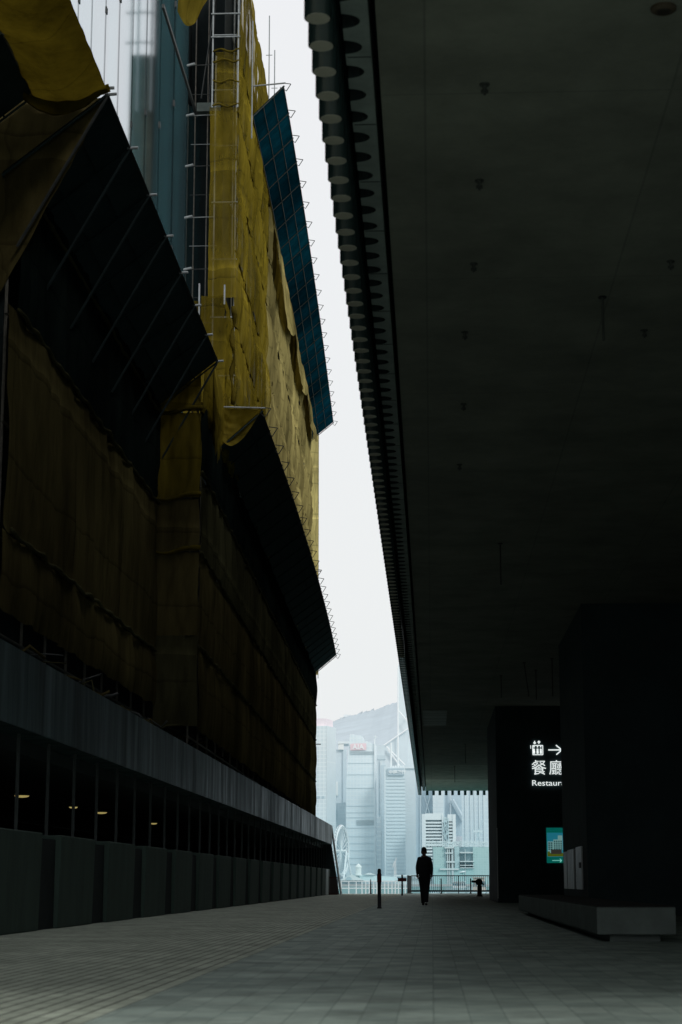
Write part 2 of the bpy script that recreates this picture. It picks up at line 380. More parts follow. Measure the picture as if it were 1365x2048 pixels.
# sprinkler heads and hanging rods under the slab: things that hang from it
FIX = M('dull_fixture', (.045,.05,.045), .6, .2, 8)
def sprinkler(x, y, big=False):
    m = MB(); r = .035
    m.lathe([(r*1.2,SZ),(r*1.2,SZ-.012),(r*.5,SZ-.016),(r*.4,SZ-.05),(r*.9,SZ-.056),(r*.9,SZ-.066),(r*.3,SZ-.07)], (x,y), 10)
    return m
spk = [(.48,14.22,'sprinkler head nearest the soffit edge at the top of the picture'),
       (.49,16.34,'second sprinkler head along the soffit from the top'),
       (.49,18.70,'third sprinkler head along the soffit from the top'),
       (.44,21.18,'fourth sprinkler head along the soffit, level with the blue fan'),
       (.48,24.55,'fifth sprinkler head of the row along the soffit'),
       (.48,28.28,'faint sixth sprinkler head of the row along the soffit'),
       (2.53,18.72,'sprinkler head at the right border of the picture'),
       (2.53,21.20,'sprinkler head of the inner row below the one at the picture border')]
for x, y, lb in spk:
    t = thing('ceiling_sprinkler', lb, 'sprinkler', (x,y,SZ), 'sprinkler heads under the concrete soffit')
    m = sprinkler(x,y); m.build('rose', FIX, t)
    m = MB(); m.bar((x-.03,y,SZ-.075),(x+.03,y,SZ-.075),.006); m.bar((x,y,SZ-.07),(x,y,SZ-.095),.012); m.build('nozzle', FIX, t)
t = thing('ceiling_light', 'round dull bronze light fitting set in the soffit near the upper right corner', 'ceiling light', (1.76,12.93,SZ))
m = MB(); m.lathe([(.095,SZ),(.095,SZ-.02),(.07,SZ-.035)], (1.76,12.93), 18); m.build('housing', M('bronze', (.06,.045,.03), .5, .2, 5), t)
m = MB(); m.lathe([(.055,SZ-.034),(.05,SZ-.038)], (1.76,12.93), 18); m.build('lens', M('dull_lens', (.03,.025,.02), .3, .1, 5), t)
rods = [(1.93,19.9,.5,'long dark rod hanging from the middle of the soffit'), (1.35,35.2,.8,'thin rod hanging under the soffit beyond the long one'),
        (2.2,58.5,.7,'rod hanging above the left edge of the sign wall'), (2.75,55,1.0,'slanted rod hanging above the sign wall'),
        (3.2,57,.9,'straight rod hanging above the sign wall'), (3.5,54,1.1,'rod hanging above the restaurant sign'),
        (1.6,88,.9,'rod hanging from the far part of the soffit'), (1.3,105,.9,'rod hanging from the soffit nearest the harbour')]
for x, y, h, lb in rods:
    t = thing('hanging_rod', lb, 'rod', (x,y,SZ), 'rods hanging from the soffit')
    sl = -.12 if 'slanted' in lb else 0
    m = MB(); m.bar((x,y,SZ),(x-sl,y,SZ-h),.014); m.build('rod', FIX, t)
    m = MB(); m.lathe([(.045,SZ),(.045,SZ-.02)], (x,y), 8); m.build('base_plate', BLACK, t)

# ------------------------------------------------------------------ lettering
def text_mesh(txt, size, extrude=.004, bold=0.0):
    cu = bpy.data.curves.new('lettering','FONT'); cu.body = txt; cu.size = size; cu.extrude = extrude; cu.offset = bold; cu.resolution_u = 3
    o = bpy.data.objects.new('lettering', cu); COL.objects.link(o)
    dg = bpy.context.evaluated_depsgraph_get(); me = bpy.data.meshes.new_from_object(o.evaluated_get(dg))
    bpy.data.objects.remove(o); bpy.data.curves.remove(cu)
    me.name = 'lettering'
    return me
def lettering(name, txt, mat, parent, x, y, z, width=None, height=None, bold=0.0, rotz=0):
    me = text_mesh(txt, 1.0, .01, bold)
    xs = [v.co.x for v in me.vertices]; zs = [v.co.y for v in me.vertices]
    if not xs: return None
    x0, x1, z0, z1 = min(xs), max(xs), min(zs), max(zs)
    sx = width/(x1-x0) if width else None; sz = height/(z1-z0) if height else sx
    sx = sx or sz
    c, s = math.cos(rotz), math.sin(rotz)
    off = wloc(parent)
    for v in me.vertices:
        a = (v.co.x-x0)*sx; b_ = (v.co.y-z0)*sz; d = -v.co.z*.5
        v.co = Vector((x+a*c-d*s, y+a*s+d*c, z+b_))-off
    me.materials.clear(); me.materials.append(mat)
    o = bpy.data.objects.new(name, me); COL.objects.link(o); o.parent = parent
    return o

# restaurant sign on the sign wall (wall face y = 69)
YS = 68.97
k = 69/3750.0
def sx(px): return at(px, 1500, 69).x
def sz(py): return at(1080, py, 69).z
sg = thing('restaurant_sign', 'white lit lettering with a lift pictogram, arrow and 餐廳 Restaurant on a dark wall', 'sign', (sx(1062),YS,sz(1600)))
m = MB()
def seg(p, q, r=.028): m.bar((sx(p[0]),YS,sz(p[1])),(sx(q[0]),YS,sz(q[1])), r, 6)
# lift pictogram: frame, three figures, two small arrows
for p, q in (((1066,1491),(1086,1491)),((1086,1491),(1086,1509.5)),((1086,1509.5),(1066,1509.5)),((1066,1509.5),(1066,1491))): seg(p,q,.015)
for cx_ in (1068.5,1075.5,1082):
    m.bar((sx(cx_),YS,sz(1497.5)),(sx(cx_),YS,sz(1503)),.032,8); m.lathe([(.001,sz(1493.5)-.028),(.026,sz(1493.5)-.015),(.026,sz(1493.5)+.01),(.001,sz(1493.5)+.028)],(sx(cx_),YS),8)
    seg((cx_-1.1,1502.5),(cx_-1.1,1507.5),.018); seg((cx_+1.1,1502.5),(cx_+1.1,1507.5),.018)
seg((1070,1482),(1070,1488),.018); seg((1067.6,1485),(1070,1488),.018); seg((1072.4,1485),(1070,1488),.018)
seg((1078.5,1482),(1078.5,1488),.018); seg((1076,1485),(1078.5,1482),.018); seg((1081,1485),(1078.5,1482),.018)
seg((1062,1490.5),(1062,1497.5),.012)
m.build('lift_pictogram', SIGN, sg)
m = MB(); seg((1097,1500),(1124,1500),.022); seg((1112.5,1490.5),(1124,1500),.022); seg((1113,1509.5),(1124,1500),.022); m.build('arrow', SIGN, sg)
lettering('chinese_lettering', '餐', SIGN, sg, sx(1063), YS-.02, sz(1549.5), sx(1092)-sx(1063), sz(1520.5)-sz(1549.5), 0.0)
lettering('chinese_lettering', '廳', SIGN, sg, sx(1098), YS-.02, sz(1549.5), sx(1127)-sx(1098), sz(1520.5)-sz(1549.5), 0.0)
lettering('english_lettering', 'Restaurant', SIGN, sg, sx(1063.5), YS-.02, sz(1571.5), sx(1145)-sx(1063.5), sz(1560.5)-sz(1571.5), .004)
# lit poster under the sign
POSG = M_emit('poster_green', (.0,.16,.13), .48); POSSKY = M_emit('poster_sky', (.02,.25,.35), .48)
pb = thing('poster_lightbox', 'green lit poster showing a white building under a blue sky', 'poster', (sx(1105),YS,sz(1725)))
m = MB(); m.box((sx(1089.5),YS,sz(1726)),(sx(1150),YS+.03,sz(1655.5))); m.build('backing', POSG, pb)
m = MB(); m.box((sx(1090.5),YS-.004,sz(1714)),(sx(1150),YS-.001,sz(1665.5))); pic = m.build('photo_panel', POSSKY, pb)
def pp(a, b_, c, d, dd): return (sx(a),YS-dd,sz(d)),(sx(c),YS-dd+.002,sz(b_))
m = MB(); m.box(*pp(1092,1683,1103,1706,.009)); m.box(*pp(1103,1679,1121,1700,.009)); m.box(*pp(1112,1671,1121,1679,.009)); m.build('printed_building', M_emit('poster_white', (.25,.48,.46), .48), pic)
PDK = M_emit('poster_dark', (.0,.05,.06), .8)
for i in range(5):
    for j in range(4):
        x = 1104.2+j*4.3; y_ = 1681.5+i*3.8; m = MB(); m.box(*pp(x,y_,x+2.8,y_+2.4,.013)); m.build('printed_window', PDK, pic)
for i in range(4):
    for j in range(2): m = MB(); m.box(*pp(1093+j*4.6,1685+i*4,1096.6+j*4.6,1687.6+i*4,.013)); m.build('printed_window', PDK, pic)
m = MB(); m.box(*pp(1091,1706,1150,1713,.011)); m.box(*pp(1091,1703,1096,1706.1,.0115)); m.build('printed_lawn', M_emit('poster_lawn', (.11,.14,.01), .5), pic)
m = MB(); m.box(*pp(1098,1699,1119,1708,.015)); m.build('printed_annex', M_emit('poster_annex', (.06,.055,.045), .4), pic)
m = MB(); seg((1100,1721),(1119,1721),.013); seg((1115,1717.5),(1119,1721),.013); seg((1115,1724.5),(1119,1721),.013)
o = m.build('arrow', M_emit('poster_arrow', (.25,.7,.6), .6), pb); o.location.y -= .03

# ------------------------------------------------------------------ stone bench
bn = thing('stone_bench', 'long low stone slab on a recessed plinth under the overhang', 'bench', (2.55,33,0))
m = MB(); m.box((2.04,24,.09),(3.02,45.5,.42)); m.build('slab', BENCH, bn, bevel=.01)
m = MB(); m.box((2.05,24.01,.42),(3.02,45.5,.436)); m.build('seat', BENCHTOP, bn)
m = MB(); m.box((2.22,24.25,0),(2.85,45,.0895)); m.build('plinth', BENCH, bn)

# ------------------------------------------------------------------ netted building on the left
site = thing('construction_building', 'dark building under construction with concrete parapet, panel base and glass upper wall', 'building', (-9,70,0))
m = MB()
def par_fn(u, v):
    y = 6+u*108.5; z = 2.95+v*1.12
    return (-6.0+noise.noise(Vector((y*.3,z,0)))*.012, y, z)
m.grid(par_fn, 130, 3)
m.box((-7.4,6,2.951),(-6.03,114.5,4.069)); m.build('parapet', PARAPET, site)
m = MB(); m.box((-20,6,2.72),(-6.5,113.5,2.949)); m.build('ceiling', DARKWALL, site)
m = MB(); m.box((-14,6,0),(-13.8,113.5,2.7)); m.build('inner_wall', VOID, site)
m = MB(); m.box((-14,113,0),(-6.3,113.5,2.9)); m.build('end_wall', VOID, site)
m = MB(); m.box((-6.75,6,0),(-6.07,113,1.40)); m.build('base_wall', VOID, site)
yb = 28.98-4.6*2; i = 0
while yb < 112:
    m = MB(); a, c = yb-3.1, min(yb, 112.6)
    m.frustum([(-6.6,a,0),(-6.0,a,0),(-6.0,c,0),(-6.6,c,0)], [(-6.6,a,1.47),(-5.97,a,1.47),(-5.97,c,1.47),(-6.6,c,1.47)])
    m.build('base_panel', BLOCK, site, bevel=.02); yb += 4.6
yb = 21.6
while yb < 113:
    m = MB(); m.box((-6.30,yb-.018,1.40),(-6.25,yb+.018,2.949)); m.build('mullion', MULL, site); yb += 2.28
# leaning end screen and buttress
m = MB(); m.add([(-6.02,114.4,4.05),(-5.42,113.9,0),(-5.42,115.2,0),(-6.02,115.2,4.05),(-6.10,114.4,4.05),(-5.50,113.9,0),(-5.50,115.2,0),(-6.10,115.2,4.05)],
    [(0,1,2,3),(4,7,6,5),(0,4,5,1),(3,2,6,7),(0,3,7,4),(1,5,6,2)]); m.build('end_screen', PALEPANEL, site)
m = MB(); m.add([(-6.6,113.6,2.94),(-6.0,113.6,2.94),(-5.53,113.6,0),(-6.6,113.6,0),(-6.6,113.85,2.94),(-6.0,113.85,2.94),(-5.53,113.85,0),(-6.6,113.85,0)],
    [(3,2,1,0),(4,5,6,7),(0,1,5,4),(1,2,6,5),(2,3,7,6),(3,0,4,7)]); m.build('buttress', DARKWALL, site)
m = MB(); m.box((-6.12,107.4,.02),(-5.955,109.6,1.45)); m.build('end_panel', PALEPANEL, site)
# dark mass behind the nets and the upper glass wall
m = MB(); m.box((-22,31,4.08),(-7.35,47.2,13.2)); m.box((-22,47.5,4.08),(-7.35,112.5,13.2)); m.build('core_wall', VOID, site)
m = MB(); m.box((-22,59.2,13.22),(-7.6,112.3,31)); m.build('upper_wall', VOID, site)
GL_D = None
def M_glass(name, base, refl):
    m, nt, b = nodes(name); N = nt.nodes; L = nt.links
    g = N.new('ShaderNodeNewGeometry'); mp = N.new('ShaderNodeMapping'); mp.inputs['Scale'].default_value = (3.2,3.2,.03)
    L.new(g.outputs['Position'], mp.inputs['Vector']); nz = N.new('ShaderNodeTexNoise'); nz.inputs['Scale'].default_value = 1; nz.inputs['Detail'].default_value = 5
    L.new(mp.outputs['Vector'], nz.inputs['Vector'])
    rp = N.new('ShaderNodeValToRGB'); rp.color_ramp.elements[0].position = .35; rp.color_ramp.elements[1].position = .68
    rp.color_ramp.elements[0].color = (*[c*.35 for c in base],1); rp.color_ramp.elements[1].color = (*[c*1.8 for c in base],1)
    L.new(nz.outputs['Fac'], rp.inputs['Fac']); L.new(rp.outputs['Color'], b.inputs['Base Color'])
    b.inputs['Roughness'].default_value = .3
    gl = N.new('ShaderNodeBsdfGlossy'); gl.inputs['Roughness'].default_value = .04; gl.inputs['Color'].default_value = (.93,.97,1,1)
    mx = N.new('ShaderNodeMixShader'); mx.inputs['Fac'].default_value = refl
    L.new(b.outputs[0], mx.inputs[1]); L.new(gl.outputs[0], mx.inputs[2]); L.new(mx.outputs[0], N['Material Output'].inputs['Surface'])
    return m
GLASS = M_glass('curtain_glass', (.035,.13,.15), .73)
gx0, gx1, GY = -13.0, -7.86, 58.0
nP = 11
for i in range(nP):
    a = gx0+(gx1-gx0)*i/nP; c = gx0+(gx1-gx0)*(i+1)/nP
    tl = random.uniform(-.0007,.0007)
    m = MB(); m.add([(a+.02,GY-tl,13.3),(c-.02,GY+tl,13.3),(c-.02,GY+tl,40),(a+.02,GY-tl,40)], [(0,1,2,3)])
    o = m.build('glass_pane', GLASS, site)
    m = MB(); m.box((c-.008,GY-.012,13.3),(c+.008,GY+.02,40)); m.build('mullion', GLASS, site)
m = MB(); m.box((-13.2,GY+.05,13.3),(-7.86,GY+1.1,40.2)); m.build('glass_wall_back', VOID, site)
m = MB()
for i in range(nP):
    for zz in (16.5, 21.0, 25.5, 30.0):
        x_ = gx0+(gx1-gx0)*(i+.0)/nP+.02; q = zz+random.uniform(-.8,.8)
        m.box((x_-.03,GY-.09,q),(x_+.03,GY-.052,q+.22))
m.build('reflection_fleck', STEEL_D, site)  # small dark pieces added to break up the glass reflection
# side return of the glass and the platform over the recess
m = MB(); m.add([(-7.84,GY,13.3),(-7.50,58.9,13.3),(-7.50,58.9,26),(-7.84,GY,26)], [(0,1,2,3)]); m.build('glass_pane', GLASS, site)
m = MB(); m.box((-7.57,50,25.5),(-7.50,57.9,25.62)); m.build('platform_beam', STEEL_D, site)
m = MB(); m.box((-7.55,58.0,25.75),(-6.75,58.3,26.05)); m.build('floor_edge', BENCH, site)
m = MB(); m.box((-8.6,58.9,13.3),(-6.2,59.1,33)); m.build('recess_wall', VOID, site)

# unseen tall block, added to give the glass its dark and netted reflections
nb = thing('reflection_tower', 'unseen dark tower with a yellow netted corner, added to mirror in the glass wall', 'building', (-11,15,0))
m = MB(); m.box((-13.6,-6,4.2),(-8.4,29.6,60)); m.build('wall', M('reflection_tower_wall', (.004,.009,.011), .95, .2, 2), nb)
m = MB(); m.box((-14.75,26,4.2),(-13.62,29.7,41)); m.build('net_panel', NET_RIM, nb)  # added net corner of the unseen tower, for the glass reflection

for x in (-14.7,-14.2,-13.7):
    m = MB(); m.bar((x,29.75,38),(x,29.75,45.5),.06); m.build('standard', STEEL, nb)  # added poles of the unseen tower, for the glass reflection
for z in (41.6,43.2,44.8):
    m = MB(); m.bar((-15.0,29.8,z),(-13.5,29.8,z),.05); m.build('ledger', STEEL, nb)  # added rails of the unseen tower, for the glass reflection

# ceiling lamps inside the base
for j, (x, y, lb) in enumerate(((-9.2,42.2,'yellow ceiling lamp in the first dark bay of the netted building base'), (-9.25,48.65,'small yellow ceiling lamp, second from the near end'),
                                (-9.2,52.5,'yellow ceiling lamp, third from the near end'), (-9.16,62.3,'small farthest yellow ceiling lamp in the dark base'))):
    t = thing('ceiling_lamp', lb, 'lamp', (x,y,2.7), 'lamps glowing inside the building base')
    r = .17 if j in (0,2) else .115
    m = MB(); m.lathe([(r*.2,2.59),(r*.6,2.597),(r*.9,2.612),(r,2.635)], (x,y), 16); m.build('diffuser', LAMP, t, True)
    m = MB(); m.lathe([(r*1.12,2.636),(r*1.12,2.72)], (x,y), 16); m.build('housing', DARKWALL, t)

# ------------------------------------------------------------------ nets
def Xfar(y):      # face of the long scaffold: it runs slightly off the alley's line
    return -5.93-(y-47.3)*.0155 if y > 47.3 else -5.93
def net(name, mat, parent, y0, y1, z0, z1, Xf, bulge=.14, fold=.05, hem=.12, seed=0, dy=.16, dz=.3, tie=2.4):
    """a tier of netting along the alley: bellies out between its ties, vertical folds, ragged hem"""
    nu = max(4, int((y1-y0)/dy*1.3)); nv = max(6, int((z1-z0)/dz*1.5)); m = MB()
    def fn(u, v):
        y = y0+(y1-y0)*u
        zt = z1+noise.noise(Vector((y*.8,seed,7)))*hem*.4
        sag = abs(math.sin(math.pi*(y-y0)/tie))
        zb = z0-hem*(.5*sag+noise.noise(Vector((y*1.3,seed,2))))
        z = zb+(zt-zb)*v
        b = bulge*math.sin(math.pi*min(1,max(0,v)))**.7*(.55+.45*sag+.5*noise.noise(Vector((y*.25,z*.3,seed))))
        f = fold*(noise.noise(Vector((y*1.1+z*.15,z*.12,seed)))*1.5+noise.noise(Vector((y*3.1-z*.25,z*.22,seed+3)))*.8)
        f += fold*.8*(.5-abs(noise.noise(Vector((y*1.3+z*1.1,z*.55-y*.25,seed+12))))*2.2)
        f += fold*1.1*(1-abs(2*v-1))*noise.noise(Vector((y*.7+z*.6,z*.5-y*.3,seed+9)))
        return (Xf(y)+b+f, y+noise.noise(Vector((z*.5,y*.5,seed)))*.08, z)
    m.grid(fn, nu, nv)
    return m.build(name, mat, parent, True)
def net_front(name, mat, parent, x0, x1, z0, z1, Yf, fold=.05, seed=0, dz=.16, sagtop=.0):
    """netting across the end of a scaffold bay, facing down the alley"""
    nu = max(10, int((x1-x0)/.06)); nv = max(4, int((z1-z0)/dz)); m = MB()
    def fn(u, v):
        x = x0+(x1-x0)*u; z = z0+(z1-z0)*v-sagtop*math.sin(math.pi*u)*v
        f = fold*1.3*(noise.noise(Vector((x*3.5,z*.3,seed)))+.8*noise.noise(Vector((x*6+z*.9,z*1.5,seed+4)))+.7*(1-abs(noise.noise(Vector((x*4-z*1.6,z*.8,seed+6))))*3))
        pinch = .04*math.sin(math.pi*u)
        return (x+noise.noise(Vector((z*.9,seed,1)))*.05, Yf-pinch+f, z)
    m.grid(fn, nu, nv); return m.build(name, mat, parent, True)
def tie_roll(mat, parent, y0, y1, z, Xf, seed, r=.05, sl=.35):
    m = MB(); n = int((y1-y0)/.22); pts = []
    for i in range(n+1):
        y = y0+(y1-y0)*i/n
        pts.append((Xf(y)+.05+noise.noise(Vector((y*1.5,seed,0)))*.06, y, z+noise.noise(Vector((y*1.2,seed,4)))*.09))
    m.tube(pts, lambda i: r*(.7+.8*abs(noise.noise(Vector((i*.6,seed,8))))), 6)
    return m.build('tied_roll', mat, parent, True)

# near lower scaffold (X = -7)
s1 = thing('netted_scaffold', 'nearer scaffold in dark brown netting above the concrete parapet', 'scaffold', (-7.1,39,4.1), 'netted scaffolds')
X1 = lambda y: -7.02
near_t = [(5.15,6.45),(6.50,10.30),(10.36,13.3)]
for i, (a, c) in enumerate(near_t): net('net_panel', (NET_DARK,NET_DARK,NET_SHADE)[i], s1, 30.55 if i == 2 else 30.0, 47.25, a, c, X1, .06, .045, .07, i+20)
for i, z in enumerate((6.48,10.33,12.7)): tie_roll(NET_MID, s1, 30.5, 47.2, z, X1, i+40)
for i in range(9):
    y = 30.6+i*2.05; m = MB(); m.bar((-7.22,y,4.1),(-7.22,y,13.3),.03); m.build('standard', RUST, s1)
m = MB()
for z in (4.8, 6.4, 8.4, 10.3, 12.4): m.bar((-7.2,30.5,z),(-7.2,47.2,z),.025)
m.build('ledger', RUST, s1)
# far lower scaffold, wrapped corner at y = 47.3
s2 = thing('netted_scaffold', 'long lower scaffold in brown netting reaching to the harbour end', 'scaffold', (-6.6,80,4.1), 'netted scaffolds')
for i, (a, c) in enumerate([(4.55,6.6),(6.66,9.05),(9.1,11.2),(11.25,13.2)]): net('net_panel', (NET_DARK,NET_DARK,NET_MID,NET_SHADE)[i], s2, 47.3, 113.4, a, c, Xfar, .06, .045, .07, i+50)
net('net_panel', NET, s2, 47.3, 56, 12.9, 14.95, Xfar, .14, .06, .12, 61)
for i, z in enumerate((6.63,9.07,11.2)): tie_roll(NET_MID, s2, 47.4, 113.2, z, Xfar, i+70)
for i, (a, c) in enumerate([(4.6,6.9),(6.9,9.05),(9.08,10.45),(10.5,12.75),(12.8,14.7)]):
    net_front('net_panel', (NET_MID,NET_DARK,NET_DARK,NET,NET)[i], s2, -7.05, -5.92, a, c, 47.3, .06, i+80)
for z in (9.06,10.47,12.77):
    m = MB(); pts = [(-7.08+1.2*k_/14, 47.22+noise.noise(Vector((k_*.5,z,0)))*.05, z+.10*(k_/14)**2-.05*math.sin(k_*.45)) for k_ in range(15)]
    m.tube(pts, lambda i: .035+.03*abs(noise.noise(Vector((i*.7,z,2))))+.03*(i/14), 6); m.build('tied_roll', NET, s2, True)
for i in range(28):
    y = 47.6+i*2.4; m = MB(); m.bar((Xfar(y)-.25,y,4.1),(Xfar(y)-.25,y,13.4),.03); m.build('standard', RUST, s2)
m = MB()
for z in (4.35,6.6,9.0,11.1,13.1): m.bar((Xfar(47.4)-.22,47.4,z),(Xfar(113)-.22,113,z),.025)
m.build('ledger', RUST, s2)
for i in range(26):     # bracket ends and rags caught between the net hem and the parapet
    y = 30.5+i*1.15+random.uniform(-.4,.4); m = MB(); m.tube([(-6.95,y,4.45+random.uniform(-.2,.3)),(-6.6,y+random.uniform(-.1,.1),4.5+random.uniform(-.1,.1)),(-6.35+random.uniform(-.2,.1),y+random.uniform(-.25,.25),4.45+random.uniform(-.25,.25))], random.uniform(.012,.035), 5)
    m.build('bracket', (NET_DARK, STEEL_D, NET_MID)[i%3], s2, True)
# net end return at the harbour end
m = MB(); m.grid(lambda u, v: (-6.93-u*3, 113.5+noise.noise(Vector((u*6,v*5,3)))*.08, 4.4+v*8.7), 24, 30); m.build('net_panel', NET_DARK, s2, True)

# upper scaffold above the long fan
s3 = thing('netted_scaffold', 'tall upper scaffold in yellow netting below the blue fan', 'scaffold', (-6.6,85,13.4), 'netted scaffolds')
tiers = [(13.3,15.1),(15.15,17.9),(17.95,20.3),(20.35,22.8),(22.85,25.0),(25.05,27.25)]
for i, (a, c) in enumerate(tiers):
    ys_ = 53.0 if c < 18.2 else 56.2
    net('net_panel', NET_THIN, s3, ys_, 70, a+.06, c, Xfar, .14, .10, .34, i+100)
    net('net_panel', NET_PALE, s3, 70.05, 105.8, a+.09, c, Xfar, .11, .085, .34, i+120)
for i, (a, c) in enumerate(tiers):
    tie_roll(NET, s3, 56.2, 70, c+.0, Xfar, i+140, .035)
net('net_panel', NET_THIN, s3, 56.2, 64, 27.3, 31.4, Xfar, .18, .08, .2, 151)
net('net_panel', NET, s3, 64.05, 105.8, 27.3, 31.4, Xfar, .18, .08, .2, 152)
m = MB(); m.add([(Xfar(56.4)-.4,56.4,13.2),(Xfar(113.2)-.4,113.2,13.2),(Xfar(113.2)-.4,113.2,31),(Xfar(56.4)-.4,56.4,31)], [(0,1,2,3)]); m.build('added_backing_sheet', VOID, s3)  # dark sheet added behind the nets to stop sky showing through
for i in range(14):
    y = 57.0+i*1.85; m = MB(); m.bar((Xfar(y)-.14,y,13.3),(Xfar(y)-.14,y,31.4),.026); m.build('standard', STEEL, s3)
for z in (14.2,16.1,18.0,19.9,21.8,23.7,25.6,27.5,29.4):
    m = MB(); m.bar((Xfar(56)-.12,56.2,z),(Xfar(84)-.12,84,z),.024); m.bar((-6.8,56.25,z+.1),(-5.98,56.25,z+.1),.022); m.build('ledger', STEEL, s3)
for x in (-6.72,-6.05):
    m = MB(); m.bar((x,56.3,13.3),(x,56.3,26.9),.026); m.build('standard', STEEL, s3)
# loose flap hanging off the top tier along the blue fan's root
def flap(u, v):
    y = 72+u*33.5; d = 3.0*(.55+.45*abs(math.sin(u*9)))*(1-.35*u)
    return (Xfar(y)+.12+.28*math.sin(v*1.5)+noise.noise(Vector((y*.8,v*2,5)))*.12, y+noise.noise(Vector((y,v*3,1)))*.2, 27.15-d*v)
m = MB(); m.grid(flap, 150, 10); m.build('net_flap', NET_PALE, s3, True)
# wrapped front ends of the bays
net_front('net_panel', NET_THIN, s3, -6.86, -5.98, 18.7, 25.05, 56.1, .05, 161)
net_front('net_panel', NET_THIN, s3, -6.74, -5.95, 25.1, 26.95, 56.1, .06, 162)
net_front('net_panel', NET_THIN, s3, -6.66, -5.94, 13.3, 17.75, 52.9, .06, 163, sagtop=.05)
net_front('net_panel', NET, s3, -7.05, -6.60, 13.2, 17.35, 52.2, .04, 164)
for z in (25.07,25.9,26.6,26.95):
    m = MB(); pts = [(-6.80+.86*k_/12, 56.0+noise.noise(Vector((k_*.5,z,0)))*.04, z+.05*math.sin(k_*.7+z*3)) for k_ in range(13)]
    m.tube(pts, lambda i: .03+.02*abs(noise.noise(Vector((i*.7,z,2)))), 6); m.build('tied_roll', NET, s3, True)
# hanging twisted rope of net
for (px, z0_, z1_, yy, xx) in ((0,23.9,26.2,61.8,-6.16),(1,14.6,17.6,53.6,-5.78)):
    m = MB(); pts = [(xx+.04*math.sin(k_*.8), yy+.04*math.cos(k_*.8), z0_+(z1_-z0_)*k_/20) for k_ in range(21)]
    m.tube(pts, lambda i: .06+.03*math.sin(i*1.1), 7); m.build('net_rope', NET, s3, True)
# poles of the upper scaffold
for x, z1_ in ((-6.80,30.4),(-5.98,31.5)):
    m = MB(); m.bar((x,56.0,25.0),(x,56.0,z1_),.026); m.build('standard', STEEL, s3)
for z in (27.4,28.2,29.6):
    m = MB(); m.bar((-6.86,55.96,z),(-5.92,55.96,z),.024); m.build('ledger', STEEL, s3)
m = MB(); m.bar((-5.78,58.6,25.0),(-5.78,58.6,29.2),.026); m.build('standard', STEEL, s3)
for y in (66,69,72.5,76,80): 
    m = MB(); x = Xfar(y)+.35; m.bar((x,y,27.5),(x,y,33.0),.022)
    for z in (29,30.2,31.4): m.bar((x-.12,y,z),(x+.12,y,z),.014)
    m.build('standard', STEEL, s3)
for x, y, z0_, z1_ in ((-6.70,52.7,17.3,18.05),(-5.95,52.7,17.4,18.0),(-6.62,52.1,16.9,17.8)):
    m = MB(); m.bar((x,y,z0_),(x,y,z1_),.024); m.build('standard', STEEL, s3)
# recess between glass and scaffold: ledgers, standards, boards
for i, z in enumerate((18.2,20.0,21.75,23.5,25.25,27.0)):
    m = MB(); m.bar((-7.75,57.2,z),(-6.80,57.2,z+.02),.016); m.bar((-7.70,57.8,z-.75),(-6.80,57.8,z-.75),.012); m.build('ledger', STEEL_D if i%2 else STEEL, s3)
    m = MB(); m.bar((-7.78,57.2,z),(-7.52,57.1,z+.02),.04); m.build('coupler', STEEL, s3)
for x in (-7.62,-7.2):
    m = MB(); m.bar((x,58.2,14),(x,58.2,33),.025); m.build('standard', RUST, s3)
m = MB(); m.bar((-7.4,58,26.2),(-6.9,57.4,29.4),.03); m.bar((-7.2,58.4,25.9),(-7.0,58.4,30),.03); m.build('brace', STEEL_D, s3)
# swag of net under the platform
def swag(u, v):
    x = -7.75+u*1.5; y = 54.5-v*.6
    top_ = 30.5; bot = 27.6-1.0*math.sin(math.pi*min(1,u*1.25))*(1-u) + 1.6*u*u
    return (x+.12*math.sin(v*3), y+noise.noise(Vector((u*5,v*3,2)))*.3, bot+(top_-bot)*v)
m = MB(); m.grid(swag, 30, 24); m.build('net_swag', NET, s3, True)
# backlit strip of net at the harbour end
s4 = thing('netted_scaffold', 'thin bright backlit strip of pale netting at the harbour end under the blue fan', 'scaffold', (-7.2,114.5,13.4), 'netted scaffolds')
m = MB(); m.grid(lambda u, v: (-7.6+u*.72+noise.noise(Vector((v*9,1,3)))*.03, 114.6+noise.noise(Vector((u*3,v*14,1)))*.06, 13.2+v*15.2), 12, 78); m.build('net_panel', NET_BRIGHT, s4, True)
m = MB()
for z in range(14,27,2): m.bar((-7.7,114.75,z),(-6.86,114.75,z),.02)
m.bar((-6.89,114.75,13),(-6.89,114.75,29.2),.02); m.build('standard', RUST, s4)
for z in (8.9, 19.5):
    m = MB(); m.bar((-7.0,113.7,z),(-6.65,113.7,z),.03); m.build('ledger', RUST, s4)

